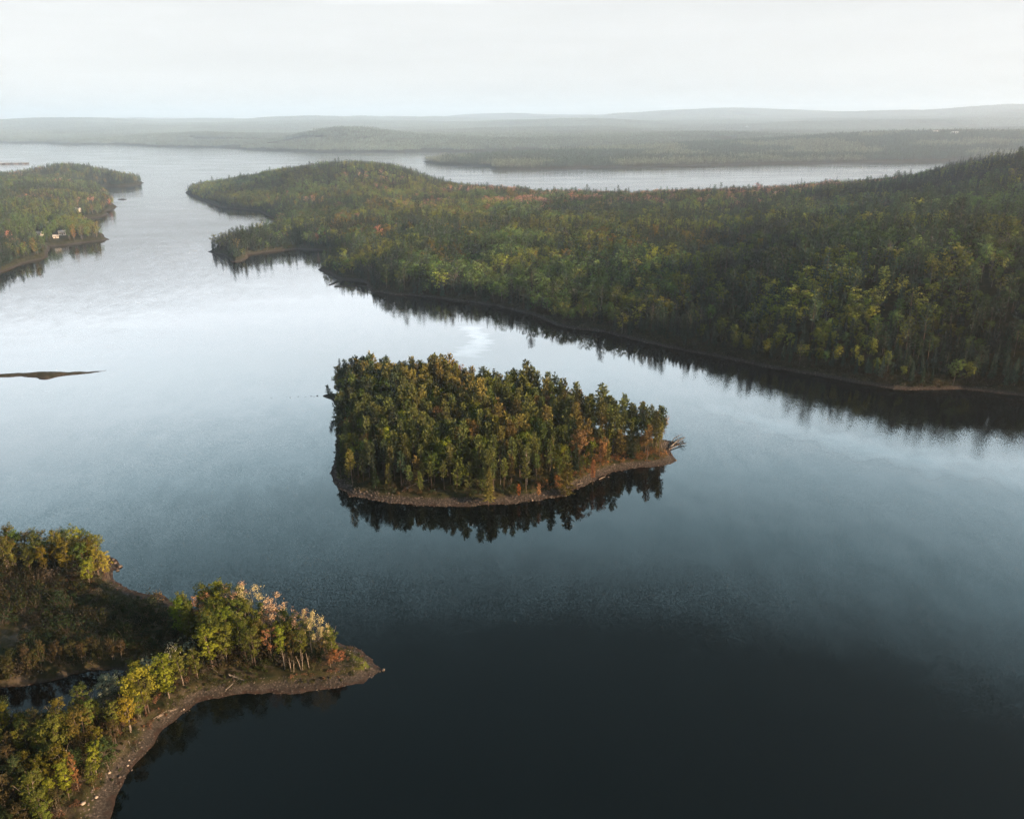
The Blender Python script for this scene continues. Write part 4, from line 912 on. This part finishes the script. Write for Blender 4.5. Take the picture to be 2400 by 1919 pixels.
# ------------------------------------------------------------------ boulders, logs, fallen trees
def boulder(px_, py_, r, mat, label, zc=.7, group=None):
    x, y = at(px_, py_, zc); q = random.Random(int(px_ * 7 + py_)); import bmesh
    r *= .62; bm = bmesh.new(); bmesh.ops.create_icosphere(bm, subdivisions=2, radius=r)
    sx, sy, sz = q.uniform(.9, 1.4), q.uniform(.8, 1.1), q.uniform(.6, .85); ph = q.uniform(0, 9)
    for v in bm.verts:
        k = 1 + .16 * math.sin(3.1 * v.co.x / r + ph) * math.cos(2.7 * v.co.y / r + ph) + q.uniform(-.07, .07)
        v.co = (v.co.x * sx * k, v.co.y * sy * k, v.co.z * sz * k)
    me = bpy.data.meshes.new('boulder'); bm.to_mesh(me); bm.free(); me.materials.append(mat)
    o = link(bpy.data.objects.new('boulder', me)); o.location = (x, y, max(0, ground_z(x, y)) + r * .3); tag(o, label, 'boulder', group)
for a_ in [(231, 1628, .55, M_PALEROCK, 'pale boulder lying on the dark shore grass of the point'), (251, 1631, .55, M_ROCK, 'pinkish boulder at the water\'s edge right of the pale boulder'),
           (203, 1680, .5, M_PALEROCK, 'small bright boulder beside the pink brush low on the point'), (177, 1701, .6, M_PALEROCK, 'lowest white boulder on the shore near the bottom of the photo'),
           (268, 1607, .35, M_PALEROCK, 'small grey stone above the pinkish boulder on the shore'), (276, 1615, .35, M_ROCK, 'small round stone right at the dark waterline'),
           (271, 1597, .3, M_PALEROCK, 'topmost small pale stone of the cluster on the shore of the point'), (386, 1489, .4, M_PALEROCK, 'light stone on the gravel where the point\'s shore curves')]: boulder(*a_)
boulder(916, 1040, .5, M_PALEROCK, 'small white boulder on the island\'s shadowed front beach'); boulder(858, 1036, .6, M_PALEROCK, 'pale boulder among roots at the island\'s lower left')
boulder(1121, 1050, .45, M_PALEROCK, 'white boulder on the beach below the drooping coppery pine'); boulder(1281, 1001, .5, M_ROCK, 'brown boulder at the right part of the island\'s beach')
boulder(807, 1409, .7, M_ROCK, 'dark rock at the very tip of the point', .2)
for i_, (a_, b_, r_) in enumerate([(252, 1191, .9), (247, 1199, .7), (243, 1184, .8), (238, 1177, .6)]):
    boulder(a_, b_, r_, M_ROCK, ['largest dark rock jutting from the upper grove\'s shore', 'rock just below the largest one off the upper grove\'s shore', 'rock just above the largest one off the upper grove\'s shore', 'highest rock on the upper grove\'s shore'][i_], .3)

def log(p0, p1, r, mat, label, limbs=3, z=.9, rise=0.0, name='driftwood_log', cat='log'):
    x0, y0 = at(*p0, z); x1, y1 = at(*p1, z); z0 = max(.05, ground_z(x0, y0)) + r; z1 = max(.05, ground_z(x1, y1)) + r + rise
    q = random.Random(int(p0[0] * 13 + p0[1])); b = TB(); A0 = np.array([0, 0, 0.]); A1 = np.array([x1 - x0, y1 - y0, z1 - z0])
    L_ = np.linalg.norm(A1); mid = A1 * .5 + np.array([q.gauss(0, .05) * L_, q.gauss(0, .05) * L_, .02 * L_])
    b.tube([A0, mid * .5 + A0, mid, (mid + A1) / 2, A1], [r, r * .95, r * .8, r * .6, r * .3], 7)
    d = A1 / L_; sd = np.array([-d[1], d[0], 0])
    for k in range(limbs):
        t = q.uniform(.4, .95); s_ = A1 * t + (mid - A1 * .5) * (1 - abs(2 * t - 1)); l = q.uniform(.12, .3) * L_ * (1.2 - t)
        e = s_ + (d * .6 + sd * q.choice([-1, 1]) + np.array([0, 0, q.uniform(.1, .9)])) * l; b.tube([s_, (s_ + e) / 2 + d * .05, e], [r * .4, r * .3, r * .12], 4)
    for k in range(4):                                                # torn root end
        a_ = k * 1.6; e = -d * r * 1.6 + (sd * math.cos(a_) + np.array([0, 0, 1]) * math.sin(a_)) * r * 1.8; b.tube([A0, e], [r * .5, r * .15], 4)
    me = b.build(name, mat, mat); o = link(bpy.data.objects.new(name, me)); o.location = (x0, y0, z0); tag(o, label, cat)
log((333, 1511), (374, 1488), .17, M_PALE, 'long pale driftwood log lying across the pink brush of the point', 2)
log((325, 1514), (352, 1499), .10, M_PALE, 'thinner pale log touching the long driftwood log', 1)
log((288, 1576), (287, 1566), .09, M_GREYWOOD, 'short bleached branch bent at the shore below the golden trees', 0)
log((272, 1565), (287, 1577), .09, M_GREYWOOD, 'bleached stick meeting the short bent branch on the shore', 1)
log((476, 1448), (508, 1433), .14, M_GREYWOOD, 'curved pale log lying by the waterline under the dark wood', 3)
log((515, 1436), (482, 1430), .16, M_GREYWOOD, 'fallen grey tree with many branches behind the curved pale log', 9, 1.0, .8, 'fallen_tree', 'fallen tree')
log((458, 1420), (441, 1413), .10, M_GREYWOOD, 'leaning grey branch left of the fallen tree on the point', 3, 1.0, .5)
log((176, 1381), (186, 1375), .14, M_PALE, 'pink-lit log lying below the upper grove', 1)
log((195, 1383), (180, 1380), .10, M_PALE, 'second thin log beside the pink-lit one below the upper grove', 1)
log((1412, 940), (1442, 921), .28, M_GREYWOOD, 'fallen bleached tree reaching into the water off the island\'s right end', 14, .4, .3, 'fallen_tree', 'fallen tree')
log((1408, 946), (1446, 934), .24, M_BARK, 'second fallen tree with branches dipping into the water off the island', 14, .3, .1, 'fallen_tree', 'fallen tree')
log((1413, 932), (1436, 915), .16, M_BARK, 'thin topmost trunk of the tangle off the island\'s right end', 9, .4, .4, 'fallen_tree', 'fallen tree')
log((1262, 1005), (1275, 999), .2, M_PALE, 'pale log on the sunlit part of the island\'s beach', 0)
log((1215, 1017), (1228, 1014), .16, M_PALE, 'smaller pale log left of the log on the island\'s beach', 0)
log((862, 1030), (905, 1020), .13, M_GREYWOOD, 'grey fallen limb lying under the island\'s lower left trees', 4, 1.4, .5)
log((848, 1040), (862, 1032), .16, M_PALE, 'short whitish stump of driftwood at the island\'s lower left', 2)
log((700, 832), (684, 826), .1, M_BARK, 'thin dark branch at the island\'s left tip', 4, .4, .3)
# snags leaning on the far shore
for (a_, b_), (c_, d_), l_ in [(((1040, 632)), (1034, 622), 'leaning pale dead trunk on the shore behind the island'), ((1232, 660), (1237, 648), 'white leaning dead trunk in the far wood'), ((2160 - 24, 812), (2138, 796), 'grey dead stem above the dark shore at far right')]:
    log((a_, b_), (c_, d_), .16, M_PALE, l_, 2, 3.0, 5.0, 'dead_tree', 'dead tree')
# pale leaning stems near the tip of the point
for i_, (a_, b_, h_, dx) in enumerate([(634, 1418, 3.6, -.9), (637, 1418, 4.4, .4), (651, 1414, 4.0, -.4), (600, 1416, 5.5, -.2), (619, 1422, 3.0, .2), (613, 1421, 3.4, -.2)]):
    x, y = at(a_, b_ - 6, 1.5); b = TB(); b.tube([(0, 0, -.3), (dx * .4, .1, h_ * .5), (dx, .2, h_)], [.13, .10, .03], 6); b.tube([(dx * .4, .1, h_ * .5), (dx * .4 + .5, .3, h_ * .8)], [.05, .015], 4)
    o = link(bpy.data.objects.new('dead_tree', b.build('dead_tree', M_PALE, M_PALE))); o.location = (x, y, ground_z(x, y))
    tag(o, ['short pale trunk leaning left at the front of the point\'s wood', 'pale trunk leaning right against the short left-leaning one', 'pale forked stem nearest the tip at the front of the wood', 'tallest straight white stem before the point\'s dark wood', 'thin white stem right of the tallest straight one', 'thin white stem close beside the tallest straight one'][i_], 'dead tree', 'pale bare trunks at the front of the point')
# stones breaking the surface left of the island
for i_, (a_, b_, r_) in enumerate([(668, 833.2, .7), (661, 834.4, .35), (655, 833.6, .5), (643, 834.9, .3), (628, 834.4, .35), (611, 836.4, .4), (604, 835.7, .28), (571, 837.9, .3), (533, 838.2, .25)]):
    boulder(a_, b_, r_ * .8, M_ROCK, f'{ORD[i_]} dark stone in the row off the island\'s left tip, counted from the island' if i_ else 'dark stone nearest the island in the row off its left tip', .1, 'dark stones in the water off the island')

# ------------------------------------------------------------------ houses on the left headland
def box(b, x0, x1, y0, y1, z0, z1):
    i = len(b.V); b.V += [np.array(v, float) for v in ((x0, y0, z0), (x1, y0, z0), (x1, y1, z0), (x0, y1, z0), (x0, y0, z1), (x1, y0, z1), (x1, y1, z1), (x0, y1, z1))]; b.var += [.5] * 8
    for f in ((0, 3, 2, 1), (4, 5, 6, 7), (0, 1, 5, 4), (1, 2, 6, 5), (2, 3, 7, 6), (3, 0, 4, 7)): b.F.append(tuple(i + k for k in f)); b.M.append(0)
def child(name, b, mat, parent):
    c = link(bpy.data.objects.new(name, b.build(name, mat, mat, 0))); c.parent = parent; return c
def house(hx, hy, wd, dp, hh, rot, roofm, label, name='house', cat='house'):
    o = link(bpy.data.objects.new(name, None)); o.location = (hx, hy, ground_z(hx, hy) - .3); o.rotation_euler = (0, 0, R(rot)); tag(o, label, cat)
    b = TB(); box(b, -wd / 2, wd / 2, -dp / 2, dp / 2, 0, hh)
    g0 = len(b.V); rz = hh + dp * .32
    b.V += [np.array(v, float) for v in ((-wd / 2, -dp / 2, hh + .002), (-wd / 2, dp / 2, hh + .002), (-wd / 2, 0, rz), (wd / 2, -dp / 2, hh + .002), (wd / 2, dp / 2, hh + .002), (wd / 2, 0, rz))]; b.var += [.5] * 6
    b.F += [(g0, g0 + 2, g0 + 1), (g0 + 3, g0 + 4, g0 + 5)]; b.M += [0, 0]; child('wall', b, M_WHITE, o)
    b = TB(); i = 0; e = .45; t = .16
    for s in (-1, 1):
        i = len(b.V); y0 = s * (dp / 2 + e); z0 = hh - e * .64
        b.V += [np.array(v, float) for v in ((-wd / 2 - e, y0, z0), (wd / 2 + e, y0, z0), (wd / 2 + e, 0, rz), (-wd / 2 - e, 0, rz), (-wd / 2 - e, y0, z0 + t), (wd / 2 + e, y0, z0 + t), (wd / 2 + e, 0, rz + t), (-wd / 2 - e, 0, rz + t))]; b.var += [.5] * 8
        for f in ((0, 3, 2, 1), (4, 5, 6, 7), (0, 1, 5, 4), (1, 2, 6, 5), (3, 0, 4, 7)): b.F.append(tuple(i + k for k in f)); b.M.append(0)
    rf = child('roof', b, roofm, o)
    b = TB(); box(b, wd * .2, wd * .2 + .7, -.35, .35, rz - .4, rz + .9); child('chimney', b, M_ROCK, rf)
    for k in (-.3, .3):
        b = TB(); box(b, wd * k - .5, wd * k + .5, -dp / 2 - .06, -dp / 2 - .005, hh * .42, hh * .8); child('window', b, M_GLASS, o)
    b = TB(); box(b, -.5, .5, -dp / 2 - .05, -dp / 2 - .005, .3, 2.3); child('door', b, M_DARKROOF, o)
    b = TB(); box(b, wd / 2 + .005, wd / 2 + .06, -.6, .6, hh * .42, hh * .8); child('window', b, M_GLASS, o)
LB = ['largest white cottage with a pale roof on the left headland', 'low white outbuilding touching the left side of the largest white cottage', 'white cottage with a grey roof left of the other white buildings', 'small pale shed half hidden by trees behind the white cottages', 'lone grey-roofed cottage higher up the left headland near its shore']
for i_, ((hx, hy), (_, _, wd, dp, hh)) in enumerate(zip(HP, HOUSES)): house(hx, hy, wd, dp, hh, [25, 15, -20, 10, -15][i_], M_ROOF, LB[i_], ['house', 'outbuilding', 'house', 'shed', 'house'][i_], ['house', 'outbuilding', 'house', 'shed', 'house'][i_])
# far pale houses among the woods beyond the lake
for i_, (a_, b_, z_, l_) in enumerate([(2009, 287, 40, 'tiny pale house on the hazy ridge above the dark hill'), (1968, 288, 38, 'smallest of the pale houses on the hazy ridge, left of its neighbour'), (1575, 247.5, 90, 'faint white house on the far hillside')]):
    x, y = at(a_, 245 + (b_ - 245) * 1.0, z_); 
    if math.hypot(x, y) < 9000: house(x, y, 22, 14, 8, 10 * i_, M_ROOF, l_)
# wharf out in the bay
def wharf():
    x0, y0 = at(-60, 346.5); x1, y1 = at(57, 345.3)
    L_ = math.hypot(x1 - x0, y1 - y0); a_ = math.atan2(y1 - y0, x1 - x0)
    o = link(bpy.data.objects.new('wharf', None)); o.location = (x0, y0, 0); o.rotation_euler = (0, 0, a_); tag(o, 'low stone wharf reaching into the bay at the far left', 'wharf')
    b = TB(); n = 24; top = []
    for i in range(n + 1):
        t = i / n; wd = 16 - 6 * t + 3 * math.sin(i * 1.7); x = t * L_; b.V += [np.array(v, float) for v in ((x, -wd - 3, -3), (x, -wd, 2.4), (x, wd, 2.4), (x, wd + 3, -3))]; b.var += [.5] * 4
        if i:
            q = (i - 1) * 4
            for k in range(3): b.F.append((q + k, q + 4 + k, q + 5 + k, q + 1 + k)); b.M.append(0)
    b.F += [(0, 1, 2, 3), (n * 4 + 3, n * 4 + 2, n * 4 + 1, n * 4)]; b.M += [0, 0]
    child('stone_base', b, M_ROCK, o)
    b = TB(); box(b, L_ * .6, L_ * 1.03, -4, 4, 2.5, 3.4); child('deck', b, M_GREYWOOD, o)
    for i in range(7):
        b = TB(); box(b, L_ * (.62 + .06 * i), L_ * (.62 + .06 * i) + .8, -4.9, -4.1, -2, 4.6); child('post', b, M_BARK, o)
    ca, sa = math.cos(a_), math.sin(a_)
    house(x0 + ca * L_ * .60, y0 + sa * L_ * .60, 26, 10, 5, math.degrees(a_), M_ROOF, 'long white shed on the wharf at the far left', 'shed', 'shed')
    house(x0 + ca * L_ * .93, y0 + sa * L_ * .93, 8, 7, 6, math.degrees(a_), M_ROOF, 'small pale shed at the outer end of the wharf', 'shed', 'shed')
wharf()

def haze():
    m, N, L = new_mat('haze')
    o = N('ShaderNodeOutputMaterial'); v = N('ShaderNodeVolumePrincipled')
    v.inputs['Color'].default_value = (.93, .97, 1.0, 1); v.inputs['Density'].default_value = 1.3e-4; v.inputs['Anisotropy'].default_value = .78
    L(v.outputs[0], o.inputs['Volume'])
    S = 21500; z0, z1 = -6.0, 290.0
    V = [(x, y, z) for z in (z0, z1) for x, y in ((-S, -S), (S, -S), (S, S), (-S, S))]
    F = [(0, 3, 2, 1), (4, 5, 6, 7), (0, 1, 5, 4), (1, 2, 6, 5), (2, 3, 7, 6), (3, 0, 4, 7)]
    me = bpy.data.meshes.new('haze'); me.from_pydata(V, [], F); me.materials.append(m)
    tag(link(bpy.data.objects.new('haze', me)), 'thin pale haze lying over the far water and hills', 'haze', kind='stuff')
haze()
